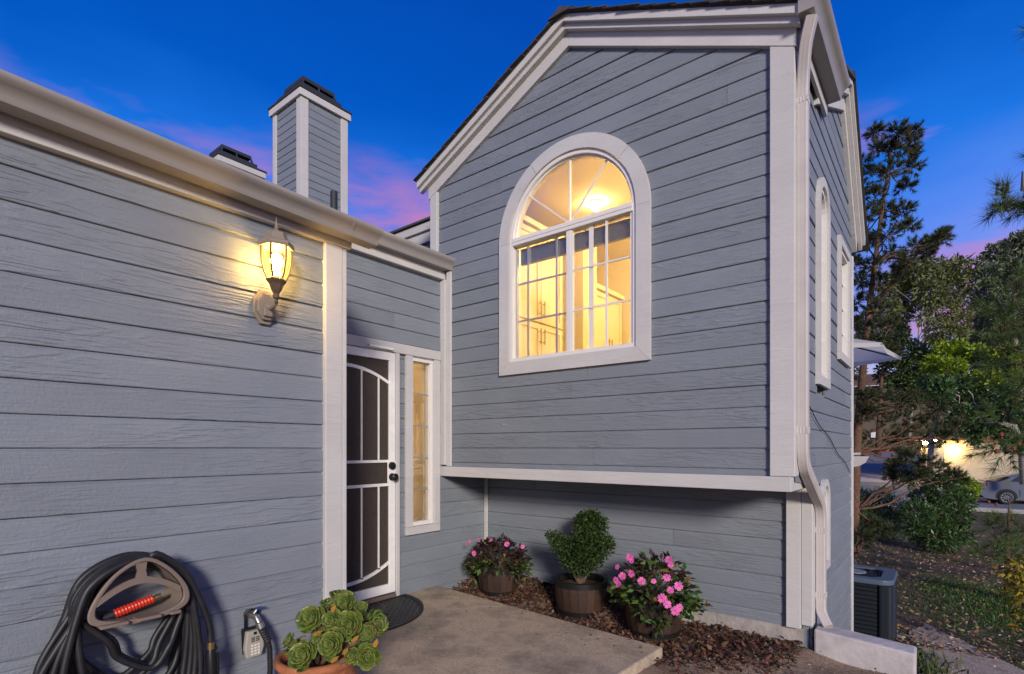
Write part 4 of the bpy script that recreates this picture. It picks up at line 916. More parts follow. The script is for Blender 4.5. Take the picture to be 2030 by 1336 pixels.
impatiens(*B3, .30, .25, .325, 900, [(*fl(px, py, d, B3), r) for px, py, d, r in ((1249, 1105, 3.72, .032), (1252, 1112, 3.7, .026), (1224, 1124, 3.7, .026), (1221, 1150, 3.62, .032), (1234, 1142, 3.6, .034), (1226, 1158, 3.6, .03), (1252, 1137, 3.55, .03), (1272, 1152, 3.5, .032), (1296, 1152, 3.48, .02), (1322, 1145, 3.52, .032), (1345, 1162, 3.5, .034), (1329, 1170, 3.48, .028), (1326, 1110, 3.7, .035), (1330, 1120, 3.65, .026), (1313, 1186, 3.42, .034), (1323, 1198, 3.4, .036), (1339, 1211, 3.4, .036), (1347, 1204, 3.42, .028))], 'large bushy plant covered with bright pink flowers in the barrel planter', .42, droop=[(.25, .02, -.02), (.14, -.20, -.06), (-.24, -.02, .02), (.02, -.22, -.03), (.30, .0, .03)], forange=.05)
# round shrub
SB = thing('potted_shrub', (-2.25, 3.70, .16), 'round dark green small leaved shrub with a side tuft in the barrel planter', 'shrub')
sc = []; srd = []
for px, py, d, r in ((1168, 1046, 4.36, .125), (1182, 1040, 4.4, .09), (1158, 1030, 4.4, .065), (1192, 1082, 4.34, .095), (1205, 1076, 4.4, .045), (1140, 1090, 4.25, .12), (1165, 1080, 4.28, .13), (1113, 1082, 4.25, .07), (1100, 1068, 4.25, .05), (1090, 1060, 4.25, .032), (1150, 1115, 4.24, .10), (1172, 1108, 4.28, .085), (1128, 1112, 4.26, .06), (1176, 1022, 4.42, .045)):
    sc.append(tuple(at(px, py, d))); srd.append(r)
pos, dd = clump_points(sc, [r*1.14 for r in srd], 7500, .2)
q = leaf_quads(pos, dd+RNG.normal(size=dd.shape)*.7, rdir(len(pos), .8), RNG.uniform(.018, .032, len(pos)), RNG.uniform(.011, .018, len(pos)))
soup('foliage', q, LEAFJ, SB)
mb = MB(); base = Vector((-2.25, 3.70, .16))
for c in sc: mb.tube([base+Vector((random.uniform(-.02, .02), random.uniform(-.02, .02), 0)), base.lerp(Vector(c), .5)+Vector((0, 0, -.02)), Vector(c)], [.009, .006, .003], 6)
mb.build('branches', TWIG, SB, smooth='all')
MB().tube([base-Vector((0, 0, .03)), base+Vector((0, 0, .06))], [.022, .014], 8).build('trunk', TWIG, SB, smooth='all')
# ------------------------------------------------------------------ succulent in a terracotta pot
TERRA = mat('terracotta', (.36, .13, .055), rough=.75, noise=.45, nscale=11, bump=.4, bscale=35, bdist=.006)
px_, py_ = -1.985, 1.215
POT = thing('terracotta_pot', (px_, py_, 0), 'weathered orange terracotta pot beside the lock box', 'pot')
MB().lathe([(.001, .003), (.13, .003), (.165, .08), (.18, .17), (.165, .26), (.138, .325), (.140, .335), (.158, .345), (.164, .358), (.160, .372), (.146, .376), (.137, .366), (.128, .33), (.02, .325), (.001, .325)], (px_, py_, 0), 40, cap=False, zs=1.12).build('pot_body', TERRA, POT, smooth='all')
MB().lathe([(.001, .348), (.08, .350), (.131, .342)], (px_, py_, 0), 24, cap=False, zs=1.12).build('soil', POTSOIL, POT)
AEO = thing('succulent_plant', (px_, py_, .34), 'green rosette succulent filling the terracotta pot', 'succulent')
AEL = mat('aeonium_leaf', (.125, .165, .030), rough=.38, spec=.4, island=.38, trans=.12); AEY = mat('aeonium_old_leaf', (.42, .25, .035), rough=.5, island=.3, trans=.2)
def rosette(c, nrm, r, nl=38):
    c = Vector(c); nrm = Vector(nrm).normalized(); a = nrm.orthogonal().normalized(); b = nrm.cross(a); mb = MB()
    for i in range(nl):
        f = (i+.5)/nl; q = i*2.39996+random.uniform(-.12, .12); d = (a*math.cos(q)+b*math.sin(q)); s = nrm.cross(d)
        ln = r*(.22+.86*f**.8); tilt = R(82-66*f+random.uniform(-5, 5)); up = nrm*math.sin(tilt)+d*math.cos(tilt); nn = nrm*math.cos(tilt)-d*math.sin(tilt)
        o_ = c+d*r*.10*f-nrm*r*.20*f; w_ = ln*(.30+.14*f)
        rows = [(0, .30, 0), (.38, .72, -.02), (.70, 1.0, -.01), (.90, .86, .06), (1.0, .34, .12)]
        vs = []
        for t_, wf, cu in rows:
            p = o_+up*ln*t_+nn*ln*cu*1.1
            vs += [p-s*w_*wf*.95+nn*w_*.20, p-nn*w_*.05, p+s*w_*wf*.95+nn*w_*.20]
        fs = []
        for j in range(len(rows)-1):
            for k in range(2): fs.append((j*3+k, j*3+k+1, j*3+3+k+1, j*3+3+k))
        mb.add(vs, fs)
    o = mb.build('rosette', AEL, AEO, smooth='all'); so = o.modifiers.new('s', 'SOLIDIFY'); so.thickness = .003
    base = Vector((px_, py_, .34)); MB().tube([base+(c-base)*.15*Vector((1, 1, 0)).x, base.lerp(c, .6), c-nrm*r*.15], [.013, .011, .012], 7).build('stalk', TWIG, AEO, smooth='all')
ROS = [(619, 1229, 2.14, .058, (.5, -.75, .55)), (660, 1232, 2.10, .042, (.5, -.8, .45)), (694, 1240, 2.10, .055, (.6, -.75, .4)), (660, 1279, 2.02, .055, (.5, -.85, .35)), (603, 1301, 2.02, .052, (.35, -.8, .55)), (731, 1298, 2.06, .050, (.85, -.6, .1)), (729, 1252, 2.12, .034, (.7, -.6, .2)), (686, 1199, 2.24, .048, (.4, -.7, .5)), (655, 1200, 2.26, .042, (0, -.2, 1)), (676, 1186, 2.32, .052, (.1, .1, 1)), (744, 1236, 2.18, .050, (1, .1, .25)), (625, 1215, 2.30, .04, (-.3, 0, 1)), (585, 1285, 2.10, .038, (-.4, -.5, .7)), (700, 1270, 2.18, .045, (.6, .2, .7)), (710, 1222, 2.28, .045, (.5, .3, .9)), (640, 1262, 2.16, .045, (0, -.3, 1)), (712, 1300, 2.15, .045, (.6, .4, .5))]
ROS += [(640, 1215, 2.2, .03, (.2, -.7, .6)), (675, 1255, 2.06, .028, (.6, -.8, .2)), (630, 1270, 2.05, .03, (.2, -.9, .3)), (700, 1300, 2.04, .03, (.6, -.8, .2)), (575, 1270, 2.12, .028, (-.3, -.7, .5)), (715, 1205, 2.26, .032, (.7, -.3, .6))]
for px, py, d, r, nn in ROS:
    rosette(at(px, py, d), (nn[0]*.8+.0, nn[1], nn[2]), r*random.uniform(.92, 1.14), random.choice((34, 40, 46)))
for px, py, d in ((607, 1259, 2.0), (664, 1197, 2.12), (690, 1283, 2.0), (748, 1265, 2.04), (741, 1240, 2.05), (713, 1259, 2.04), (672, 1300, 1.99), (640, 1250, 2.06), (690, 1305, 2.0)):
    p = at(px, py, d); dr = Vector((random.uniform(-.3, .6), -.6, random.uniform(-.7, .1))).normalized(); s = dr.cross(Vector((.3, -.5, .8))).normalized()
    MB().add([p, p+dr*.018-s*.010, p+dr*.036-s*.006, p+dr*.036+s*.006, p+dr*.018+s*.010], [(0, 1, 2, 3, 4)]).build('old_leaf', AEY, AEO)
# ------------------------------------------------------------------ bark mulch, stones
BARK = mat('bark_chip', (.095, .044, .025), rough=.9, island=.7, noise=.25, nscale=40)
def chips(n, sampler, smin, smax, m, name, label=None):
    xy = sampler(n); n = len(xy); z = hgt(xy[:, 0], xy[:, 1])+.008
    c = np.column_stack([xy, z+RNG.random(n)*.022]); d = rdir(n); d[:, 2] *= .35; nrm = rdir(n, 2.2)
    s = RNG.uniform(smin, smax, n); q = leaf_quads(c, d, nrm, s, s*RNG.uniform(.3, .75, n), .12)
    return soup(name, q, m)
def bed(n):
    X = RNG.uniform(-3.58, -.72, n*2); Y = RNG.uniform(2.9, 4.09, n*2)
    edge = 3.41-(X+3.6)*.078; ok = (Y > edge+.01) & (X < -1.36) | (X > -1.34) & (Y > 3.12+.9*np.clip(X+1.34, 0, 1)+.12*RNG.normal(size=len(X))) & (Y > 3.0)
    return np.column_stack([X, Y])[ok][:n]
chips(9000, bed, .010, .05, BARK, 'bark_mulch')
chips(1200, bed, .012, .03, mat('pale_bark_chip', (.24, .15, .10), rough=.9, island=.5), 'pale_bark_mulch')
chips(500, bed, .015, .04, mat('grey_bark_chip', (.12, .115, .12), rough=.9, island=.5), 'grey_bark_mulch')
chips(900, bed, .03, .065, mat('bark_shred', (.16, .075, .042), rough=.9, island=.5), 'bark_shreds')
nS = 90; sx_ = RNG.uniform(-3.45, -1.4, nS); sy_ = 3.40-(sx_+3.6)*.078-np.abs(RNG.normal(size=nS))*.16
cS = np.column_stack([sx_, sy_, np.full(nS, .006)]); dS = rdir(nS); dS[:, 2] *= .1; sS = RNG.uniform(.006, .028, nS)
soup('spilled_bark', leaf_quads(cS, dS, rdir(nS, 4), sS, sS*.5, .1), BARK)
PEB = mat('pebble', (.40, .34, .29), rough=.8, island=.35)
def dirt_area(n): return np.column_stack([RNG.uniform(-1.34, -.1, n), RNG.uniform(2.6, 4.0, n)])
chips(700, dirt_area, .006, .018, PEB, 'loose_pebbles')
chips(400, dirt_area, .01, .03, BARK, 'scattered_bark')
# ------------------------------------------------------------------ low painted retaining wall
RW = thing('retaining_wall', (-.4, 4.05, -.4), 'low white painted concrete wall running from the house corner', 'wall')
MB().prism([(-.655, 4.02, -.9), (-.12, 4.02, -.9), (-.115, 4.02, .02), (-.655, 4.02, .058)], (0, .17, 0)).build('wall_block', WHITEWALL, RW, bevel=.012)
# ------------------------------------------------------------------ air conditioner
ACM = mat('ac_enamel', (.018, .022, .029), rough=.45); ACT = mat('ac_top_enamel', (.085, .115, .15), rough=.4)
ax0, ax1, ay0, ay1, az0, az1 = -1.10, -.375, 6.58, 7.30, -.82, -.085
AC = thing('air_conditioner', ((ax0+ax1)/2, (ay0+ay1)/2, az0), 'dark outdoor air conditioner with louvred sides beside the house corner', 'air conditioner')
def rrect(x0, x1, y0, y1, r, n=6):
    out = []
    for cx, cy, a in ((x1-r, y1-r, 0), (x0+r, y1-r, 90), (x0+r, y0+r, 180), (x1-r, y0+r, 270)):
        out += [(cx+r*math.cos(R(a+90*i/n)), cy+r*math.sin(R(a+90*i/n))) for i in range(n+1)]
    return out
MB().prism([(x, y, az0) for x, y in rrect(ax0+.03, ax1-.03, ay0+.03, ay1-.03, .08)], (0, 0, az1-az0-.05)).build('coil_core', BLACK, AC)
for (x0, x1, y0, y1) in ((ax0, ax0+.11, ay0, ay0+.11), (ax1-.13, ax1, ay0, ay0+.13), (ax1-.11, ax1, ay1-.11, ay1), (ax0, ax0+.11, ay1-.11, ay1)):
    MB().prism([(x, y, az0) for x, y in rrect(x0, x1, y0, y1, .04)], (0, 0, az1-az0-.055)).build('corner_post', ACM, AC)
for i in range(15):
    z = az0+.04+i*(az1-az0-.12)/14
    MB().prism([(ax0+.1, ay0+.008, z), (ax0+.1, ay0+.028, z+.02), (ax0+.1, ay0+.028, z+.026), (ax0+.1, ay0+.008, z+.008)], (ax1-ax0-.23, 0, 0)).build('louvre', ACM, AC)
    MB().prism([(ax1-.008, ay0+.12, z), (ax1-.028, ay0+.12, z+.02), (ax1-.028, ay0+.12, z+.026), (ax1-.008, ay0+.12, z+.008)], (0, ay1-ay0-.23, 0)).build('louvre', ACM, AC)
cxa, cya = (ax0+ax1)/2, (ay0+ay1)/2; N_ = 28
oo = rrect(ax0-.01, ax1+.01, ay0-.01, ay1+.01, .12); oo_r = [(cxa+.30*math.cos(math.atan2(y-cya, x-cxa)), cya+.30*math.sin(math.atan2(y-cya, x-cxa))) for x, y in oo]
MB().ringprism([(x, y, az1-.055) for x, y in oo], [(x, y, az1-.055) for x, y in oo_r], (0, 0, .055)).build('top_cover', ACT, AC, bevel=.012)
for k in range(9):
    rr2 = .05+.03*k; MB().tube([(cxa+rr2*math.cos(2*math.pi*i/28), cya+rr2*math.sin(2*math.pi*i/28), az1-.018) for i in range(28)], .0035, 4, closed=True).build('fan_grille', BLACK, AC)
MB().lathe([(.001, az1+.004), (.10, az1+.001), (.11, az1-.008), (.11, az1-.02)], (cxa, cya, 0), 20, cap=False).build('grille_hub', mat('hub_metal', (.4, .42, .45), rough=.3, metal=.7), AC, smooth=True)
MB().box(ax0-.06, ax1+.06, ay0-.06, ay1+.06, az0-.12, az0-.002).build('concrete_pad', KCON, AC)
# ------------------------------------------------------------------ deck behind the house, umbrella on it
DK = thing('rear_deck', (-2.2, 7.9, -.8), 'white deck beam with curved end sticking out past the house corner', 'deck')
bm_ = [(-3.6, 1.02), (-.84, 1.02), (-.76, 1.04), (-.70, 1.08), (-.665, 1.155), (-3.6, 1.155)]
MB().prism([(x, 7.62, z) for x, z in bm_], (0, .06, 0)).build('beam', TRIM, DK)
for i in range(14): MB().box(-3.6, -.95, 7.70+i*.145, 7.835+i*.145, 1.157, 1.185).build('deck_board', TRIM, DK)
for x, y in ((-1.15, 7.72), (-3.2, 7.72), (-1.15, 9.6), (-3.2, 9.6)): MB().box(x, x+.10, y, y+.1, -.9, 1.155).build('post', TRIM, DK)
UM = thing('patio_umbrella', (-1.55, 8.75, 1.19), 'white patio umbrella peeking out behind the house corner', 'umbrella')
CANV = mat('umbrella_canvas', (.78, .75, .72), rough=.85, trans=.5)
tip = at(1748, 679, 6.62); uc = Vector((-1.75, 8.85, 3.02)); rad_ = (Vector((tip.x, tip.y, 0))-Vector((uc.x, uc.y, 0))).length; a0_ = math.atan2(tip.y-uc.y, tip.x-uc.x)
cn = MB(); ring = []
for k in range(6):
    q = a0_+k*math.pi/3; ring.append(Vector((uc.x+rad_*math.cos(q), uc.y+rad_*math.sin(q), tip.z)))
for k in range(6):
    A, B_ = ring[k], ring[(k+1) % 6]; M_ = (A+B_)/2+Vector((0, 0, .03)); M_ = M_.lerp(Vector((uc.x, uc.y, M_.z)), .05)
    cn.add([uc, A, M_, B_], [(0, 1, 2), (0, 2, 3)]); dn = Vector((0, 0, -.07)); cn.add([A, M_, B_, B_+dn*.7, M_+dn, A+dn*.4], [(0, 1, 4, 5), (1, 2, 3, 4)])
cn.build('canopy', CANV, UM)
for k in range(6): MB().tube([uc-Vector((0, 0, .03)), ring[k]-Vector((0, 0, .02))], .010, 5).build('rib', BLACK, UM)
MB().tube([(uc.x, uc.y, 1.2), (uc.x, uc.y, uc.z+.08)], .022, 10).build('pole', TRIM, UM)
MB().lathe([(.25, 1.186), (.25, 1.22), (.04, 1.26)], (uc.x, uc.y, 0), 20).build('base', BLACK, UM)
# ------------------------------------------------------------------ garage block with lamps across the street
STUC = mat('garage_stucco', (.50, .43, .32), rough=.9, noise=.1, nscale=2, bump=.3, bscale=30)
ROOFB = mat('brown_roof', (.16, .085, .06), rough=.9, noise=.2)
gz = float(hgt(20, 41))
GB = thing('garage_block', (5, 42, gz), 'low cream stucco garage block lit by a wall lamp across the street', 'garage')
def wl(px, Y):
    r = (px-1015)/1064.2; return (r*CS-SN)/(r*SN+CS)*Y
x0g = wl(1868, 41); x1g = x0g+14
MB().box(x0g, x1g, 41, 47, gz-.1, 1.70).build('wall', STUC, GB)
for px, Y in ((1853, 39.6), (1842, 42.4)):
    x = wl(px, Y); MB().box(x-.42, x+.42, Y, Y+.5, gz-.2, 1.25).build('pillar', STUC, GB, bevel=.02)
MB().box(x0g-2.4, x1g+.4, 40.6, 47.4, 1.702, 1.95).build('roof', ROOFB, GB, bevel=.03)
LAMPG = mat('street_lamp_glow', (1, .9, .6), emit=(1, .66, .22), estr=300)
for i, (px, py, Y, lab) in enumerate(((1890, 893, 40.9, 'bright bulkhead lamp on the cream garage wall'), (1852, 874, 39.5, 'small lamp on top of the taller garage pillar'), (1834, 878, 42.3, 'small lamp above the narrow garage pillar'))):
    x = wl(px, Y); d = -x*SN+Y*CS; z = EYE+(888-py)/1064.2*d
    Lm = thing('wall_lamp', (x, Y, z), lab, 'wall lamp')
    MB().lathe([(.001, -.10), (.09, -.07), (.13, .0), (.09, .07), (.001, .10)], (x, Y-.08, z), 12, cap=False).build('lamp_globe', LAMPG, Lm, smooth=True)
    MB().box(x-.1, x+.1, Y-.02, Y+.09, z-.1 if i == 0 else min(z-.1, 1.26), z+.1).build('lamp_base', BLACK, Lm)
FH = thing('hillside_house', tuple(at(1730, 800, 62)), 'distant house with a low brown roof behind the pine trunk', 'house')
TAUPEW = mat('far_house_wall', (.13, .10, .075), rough=.9)
p = at(1730, 765, 62); MB().box(p.x-6, p.x+7, p.y, p.y+8, float(hgt(p.x, p.y))-3, p.z-.0).build('wall', TAUPEW, FH)
MB().prism([(p.x-7, p.y-.8, p.z), (p.x+8, p.y-.8, p.z), (p.x+8, p.y+4, p.z+1.6), (p.x-7, p.y+4, p.z+1.6)], (0, .02, .25)).build('roof', ROOFB, FH)
for k in range(4): MB().box(p.x-5+k*3, p.x-3.6+k*3, p.y-.03, p.y+.02, p.z-2.2, p.z-.8).build('window', mat('far_window', (.05, .06, .07), rough=.1) if k == 0 else bpy.data.materials['far_window'], FH)
tp = at(1743, 850, 55); TS = thing('street_sign_post', (tp.x, tp.y, tp.z-1.5), 'slim pale post standing on the bank beyond the road', 'post')
MB().tube([(tp.x, tp.y, tp.z-2.6), (tp.x, tp.y, tp.z+.9)], .05, 8).build('post', VINYL, TS); MB().box(tp.x-.7, tp.x-.1, tp.y-.05, tp.y+.02, tp.z-.9, tp.z-.3).build('sign_plate', VINYL, TS)
# ------------------------------------------------------------------ parked car
cz = float(hgt(20, 34.5))+.02
CAR = thing('parked_car', (0, 0, 0), 'silver sedan parked in front of the garage across the street', 'car')
PAINT = mat('silver_car_paint', (.085, .095, .11), rough=.22, metal=.2, coat=.6); CGL = mat('car_glass', (.03, .045, .04), rough=.05, spec=.8)
TYRE = mat('tyre', (.015, .015, .015), rough=.85); RIM = mat('alloy_rim', (.55, .55, .56), rough=.3, metal=.8); TAIL = mat('tail_light', (.55, .03, .03), rough=.2)
def car_part(mb, name, m, par=CAR, smooth=False, bevel=0): return mb.build(name, m, par, smooth=smooth, bevel=bevel)
L0 = 4.7
prof = [(.05, .42), (0, .62), (.02, .86), (.10, .98), (.30, 1.03), (.75, 1.05), (1.25, 1.28), (1.75, 1.42), (2.3, 1.45), (2.8, 1.40), (3.25, 1.2), (3.55, 1.02), (4.2, .90), (4.55, .78), (4.68, .60), (4.66, .32), (4.2, .22), (.5, .22), (.18, .28)]
belt = .98
body = MB(); secs = [(-.90, .0, 0), (-.86, .0, 0)]
def ysc(z): return .90 if z < .55 else (.90-.05*(z-.55)/.45 if z < 1.0 else .85-.24*(z-1.0)/.45)
n = len(prof); vs = []
for k, f in enumerate((-1, -.5, 0, .5, 1)):
    for (x, z) in prof: vs.append((x, ysc(z)*f, z+(.035*(1-f*f) if z > .9 else 0)))
fs = []
for k in range(4):
    for i in range(n): fs.append((k*n+i, k*n+(i+1) % n, (k+1)*n+(i+1) % n, (k+1)*n+i))
fs += [tuple(range(n)), tuple(range(4*n, 5*n))[::-1]]
body.add(vs, fs); car_part(body, 'body', PAINT, smooth=True)
for s in (-1, 1):
    for poly in ([(1.12, 1.07), (1.42, 1.30), (1.78, 1.385), (2.06, 1.39), (2.02, 1.05)], [(2.12, 1.05), (2.14, 1.39), (2.5, 1.385), (2.78, 1.34), (3.22, 1.10), (3.2, 1.04)]):
        mb = MB(); mb.add([(x, s*(ysc(z)+.006), z) for x, z in poly], [tuple(range(len(poly)))]); mb.add([(x, s*(ysc(z)-.02), z) for x, z in poly], [tuple(range(len(poly)))]); car_part(mb, 'window', CGL)
    for wx in (.98, 3.72):
        wq = empty('wheel', (wx, s*.83, .33), CAR)
        t_ = MB(); nn = 28; pr = [(.20, -.10), (.30, -.11), (.335, -.07), (.335, .07), (.30, .11), (.20, .10)]
        vs = [(wx+r*math.cos(2*math.pi*k/nn), s*.83+y, .33+r*math.sin(2*math.pi*k/nn)) for r, y in pr for k in range(nn)]
        t_.add(vs, [(i*nn+k, i*nn+(k+1) % nn, (i+1)*nn+(k+1) % nn, (i+1)*nn+k) for i in range(5) for k in range(nn)]); t_.build('tyre', TYRE, wq, smooth=True)
        r_ = MB()
        for k in range(10):
            a = 2*math.pi*k/10; r_.tube([(wx+.03*math.cos(a), s*.935, .33+.03*math.sin(a)), (wx+.21*math.cos(a+.12), s*.925, .33+.21*math.sin(a+.12))], .014, 5)
        r_.tube([(wx+.215*math.cos(2*math.pi*k/24), s*.93, .33+.215*math.sin(2*math.pi*k/24)) for k in range(24)], .014, 6, closed=True); r_.build('rim', RIM, wq)
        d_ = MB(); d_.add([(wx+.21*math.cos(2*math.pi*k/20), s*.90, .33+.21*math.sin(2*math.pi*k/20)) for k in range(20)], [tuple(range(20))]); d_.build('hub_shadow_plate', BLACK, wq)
        ar = MB(); pa_ = [(wx+.395*math.cos(math.pi*k/14-.08), s*.903, .33+.395*math.sin(math.pi*k/14-.08)) for k in range(16)]; ar.prism(pa_, (0, -s*.03, 0)); car_part(ar, 'wheel_arch', BLACK)
    car_part(MB().prism([(.0, s*.60, .80), (.32, s*.885, .86), (.30, s*.885, 1.0), (.06, s*.62, .97)], (-.02, s*.02, 0)), 'tail_light', TAIL)
    car_part(MB().box(1.72, 1.92, s*.872-.02, s*.872+.02, .93, .96), 'door_handle', PAINT, bevel=.008)
    for xx in (1.45, 2.08, 3.1): car_part(MB().box(xx, xx+.012, s*.897-.004, s*.897+.006, .35, .70), 'door_seam', BLACK)
car_part(MB().prism([(.32, -.6, 1.06), (.32, .6, 1.06), (1.2, .5, 1.31), (1.2, -.5, 1.31)], (-.012, 0, .02)), 'rear_window', CGL)
car_part(MB().prism([(3.45, -.62, 1.08), (3.45, .62, 1.08), (2.85, .5, 1.40), (2.85, -.5, 1.40)], (.015, 0, .02)), 'windscreen', CGL)
car_part(MB().box(-.03, .3, -.8, .8, .30, .36), 'bumper_trim', BLACK)
CAR.location = (wl(1931, 34.2), 34.6, cz); CAR.rotation_euler = (0, 0, R(12)); CAR.scale = (1, 1, 1)
# ------------------------------------------------------------------ vegetation across the slope
BARKM = mat('pine_bark', (.13, .07, .045), rough=.95, noise=.45, nscale=18, bump=1, bscale=30, bdist=.02)
PALEB = mat('pale_bark', (.34, .30, .27), rough=.9, noise=.2)
NEED = mat('pine_needle', (.050, .072, .022), rough=.5, island=.45, trans=.2); NEEDB = mat('pine_needle_bright', (.085, .13, .034), rough=.5, island=.4, trans=.2)
NEEDR = mat('old_pine_needle', (.085, .058, .028), rough=.6, island=.4, trans=.2)
def tufts(P, D, npt, ln, spread=.8, wid=.05):
    n = len(P); P = np.repeat(P, npt, 0); D = np.repeat(D, npt, 0)+RNG.normal(size=(n*npt, 3))*spread
    D /= np.linalg.norm(D, axis=1, keepdims=True); s = np.cross(D, rdir(n*npt)); s /= np.linalg.norm(s, axis=1, keepdims=True)+1e-9
    l = ln*RNG.uniform(.65, 1.1, (n*npt, 1)); w = l*wid
    return np.stack([P-s*w, P+s*w, P+D*l], 1)
def branchy(mb, a, b, r0, r1, sag=0, n=6, wob=.05):
    a, b = Vector(a), Vector(b); L_ = (b-a).length; pts = []
    for i in range(n+1):
        t_ = i/n; p = a.lerp(b, t_)+Vector((random.uniform(-1, 1), random.uniform(-1, 1), random.uniform(-1, 1)))*L_*wob*(0 < i < n)+Vector((0, 0, -sag*4*t_*(1-t_))); pts.append(p)
    mb.tube(pts, [r0+(r1-r0)*i/n for i in range(n+1)], 6); return pts
def pine(name, trunk, cl, label, ln=.13, npt=16, per=26, m=NEED, old=.15, r0=.10, up=.6, wid=.05, limb_from=.25, group=None):
    """trunk: list of points; cl: clumps (centre, radius)"""
    T = thing(name, tuple(trunk[0]), label, 'tree', group); tm = MB(); nT = len(trunk)
    tm.tube(trunk, [r0*(1-.85*i/(nT-1)) for i in range(nT)], 10); tm.build('trunk', BARKM, T, smooth='all')
    lm = MB(); tips = []; dirs = []
    for c, r in cl:
        c = Vector(c); j = min(range(nT), key=lambda i: abs(trunk[i].z-(c.z-.3*r-.25*(Vector((c.x, c.y, 0))-Vector((trunk[i].x, trunk[i].y, 0))).length)))
        branchy(lm, trunk[j], c, max(.012, r0*.28*(1-.6*j/nT)), .008, wob=.04)
        for k in range(max(3, int(per*.3))):
            e = c+Vector(rdir(1)[0])*r*random.uniform(.5, 1)*Vector((1, 1, .8)).x; branchy(lm, c, e, .008, .003, n=3)
        for k in range(per):
            d = Vector(rdir(1, up)[0]); p = c+Vector((d.x*r, d.y*r, d.z*r*.8))*random.uniform(.3, 1.0)
            nc = random.randint(2, 4)
            for q in range(nc): tips.append(p+d*ln*.55*q*.6); dirs.append(d)
    lm.build('limbs', BARKM, T, smooth='all', kind='stuff')
    P = np.array(tips); D = np.array(dirs); o = RNG.random(len(P)) < old
    soup('needles', tufts(P[~o], D[~o], npt, ln, .65, wid), m, T)
    if o.any(): soup('old_needles', tufts(P[o], D[o], npt, ln, .65, wid), NEEDR, T)
    return T
def pc(lst, d0, r_scale=1.0): return [(at(px, py, d0+random.uniform(-.9, .9)), r*d0/1064.2*r_scale) for px, py, r in lst]
D1 = 10.8
trk = [at(px, py, D1) for px, py in ((1690, 1115), (1694, 1010), (1697, 900), (1703, 820), (1712, 720), (1722, 620), (1735, 520), (1748, 420), (1760, 340), (1768, 280))]
upper = [(1735, 262, 14), (1780, 262, 14), (1812, 262, 14), (1800, 290, 18), (1765, 300, 18), (1740, 295, 14), (1705, 325, 18), (1725, 345, 22), (1765, 345, 22), (1805, 335, 20), (1815, 305, 12), (1700, 380, 22), (1735, 390, 20), (1795, 370, 16), (1715, 430, 22), (1755, 420, 20), (1790, 420, 20), (1760, 465, 25), (1730, 480, 18), (1800, 450, 14), (1725, 530, 20), (1770, 510, 26), (1815, 490, 20), (1845, 485, 16), (1862, 475, 14), (1870, 465, 9), (1840, 500, 14), (1800, 520, 20), (1705, 560, 20), (1745, 570, 30), (1785, 540, 20), (1700, 600, 22), (1735, 620, 26), (1700, 650, 26), (1730, 680, 30), (1765, 650, 26), (1705, 700, 22), (1760, 700, 22), (1710, 470, 14), (1690, 520, 14)]
lower = [(1715, 790, 22), (1745, 790, 30), (1785, 800, 34), (1825, 800, 32), (1860, 815, 30), (1895, 850, 24), (1750, 825, 30), (1790, 840, 34), (1835, 850, 30), (1870, 870, 24), (1720, 820, 18), (1780, 870, 16), (1800, 910, 18), (1830, 925, 22), (1860, 935, 24), (1890, 950, 20), (1775, 925, 14), (1770, 945, 12), (1815, 950, 18), (1720, 1040, 22), (1705, 1070, 20), (1745, 1050, 18)]
pine('pine_tree', trk, pc(upper, D1)+pc(lower, D1), 'tall dark pine with reddish trunk rising beside the house corner', ln=.10, npt=14, per=36, old=.22, r0=.105, wid=.06)
# near pine at the right edge: long needles
D2 = 6.6
trk2 = [at(px, py, D2) for px, py in ((2140, 1330), (2130, 1000), (2125, 700), (2120, 400), (2118, 200), (2120, 40))]
near = [(2010, 405, 26), (1985, 410, 18), (2028, 410, 22), (2050, 415, 30), (2010, 590, 32), (1995, 640, 34), (2030, 650, 34), (1985, 690, 28), (2015, 720, 34), (1975, 730, 22), (2020, 790, 34), (1995, 820, 30), (1995, 890, 34), (2020, 870, 34), (2040, 560, 26), (2060, 760, 40), (2120, 190, 36), (2150, 270, 46), (2095, 300, 34), (2135, 440, 50), (2175, 560, 46), (2110, 620, 40), (2160, 140, 26), (2190, 400, 40), (2120, 60, 24)]
pine('long_needle_pine', trk2, pc(near, D2), 'long needled pine reaching in with drooping branches by the street', ln=.20, npt=26, per=9, m=NEEDB, old=.06, r0=.12, up=.1, wid=.016)
def candles(lst, d0, par_label):
    mb = MB()
    for px, y0_, y1_ in lst: mb.tube([at(px, y0_, d0), at(px+1, y1_, d0)], [.016, .008], 6)
    return mb
PT = bpy.data.objects['long_needle_pine']
candles([(1976, 385, 362), (1988, 380, 358), (1998, 382, 360), (2026, 378, 340)], D2, '').build('candle_shoots', NEEDR, PT)
CONEM = mat('pine_flower', (.20, .055, .025), rough=.8)
mb = MB()
for px, py in ((1985, 862), (2010, 890), (1975, 895), (2020, 880), (1968, 885), (1975, 1000), (2008, 1030), (1960, 995)): c = at(px, py, D2-.3 if py < 950 else 8.6); mb.lathe([(.001, -.03), (.022, -.01), (.022, .015), (.001, .035)], tuple(c), 8, cap=False)
mb.build('pollen_cones', CONEM, PT)
D3 = 8.8
trk3 = [at(px, py, D3) for px, py in ((1995, 1140), (1998, 1080), (2000, 1020), (2002, 985))]
pine('young_pine', trk3, pc([(1968, 1045, 18), (2000, 1040, 20), (2025, 1055, 18), (1975, 1070, 22), (2010, 1080, 24), (1965, 1100, 18), (2000, 1108, 22), (2028, 1105, 18)], D3), 'young pine bush with long needles on the leaf strewn slope', ln=.19, npt=22, per=8, m=NEEDB, old=.15, r0=.035, up=.4, wid=.016)
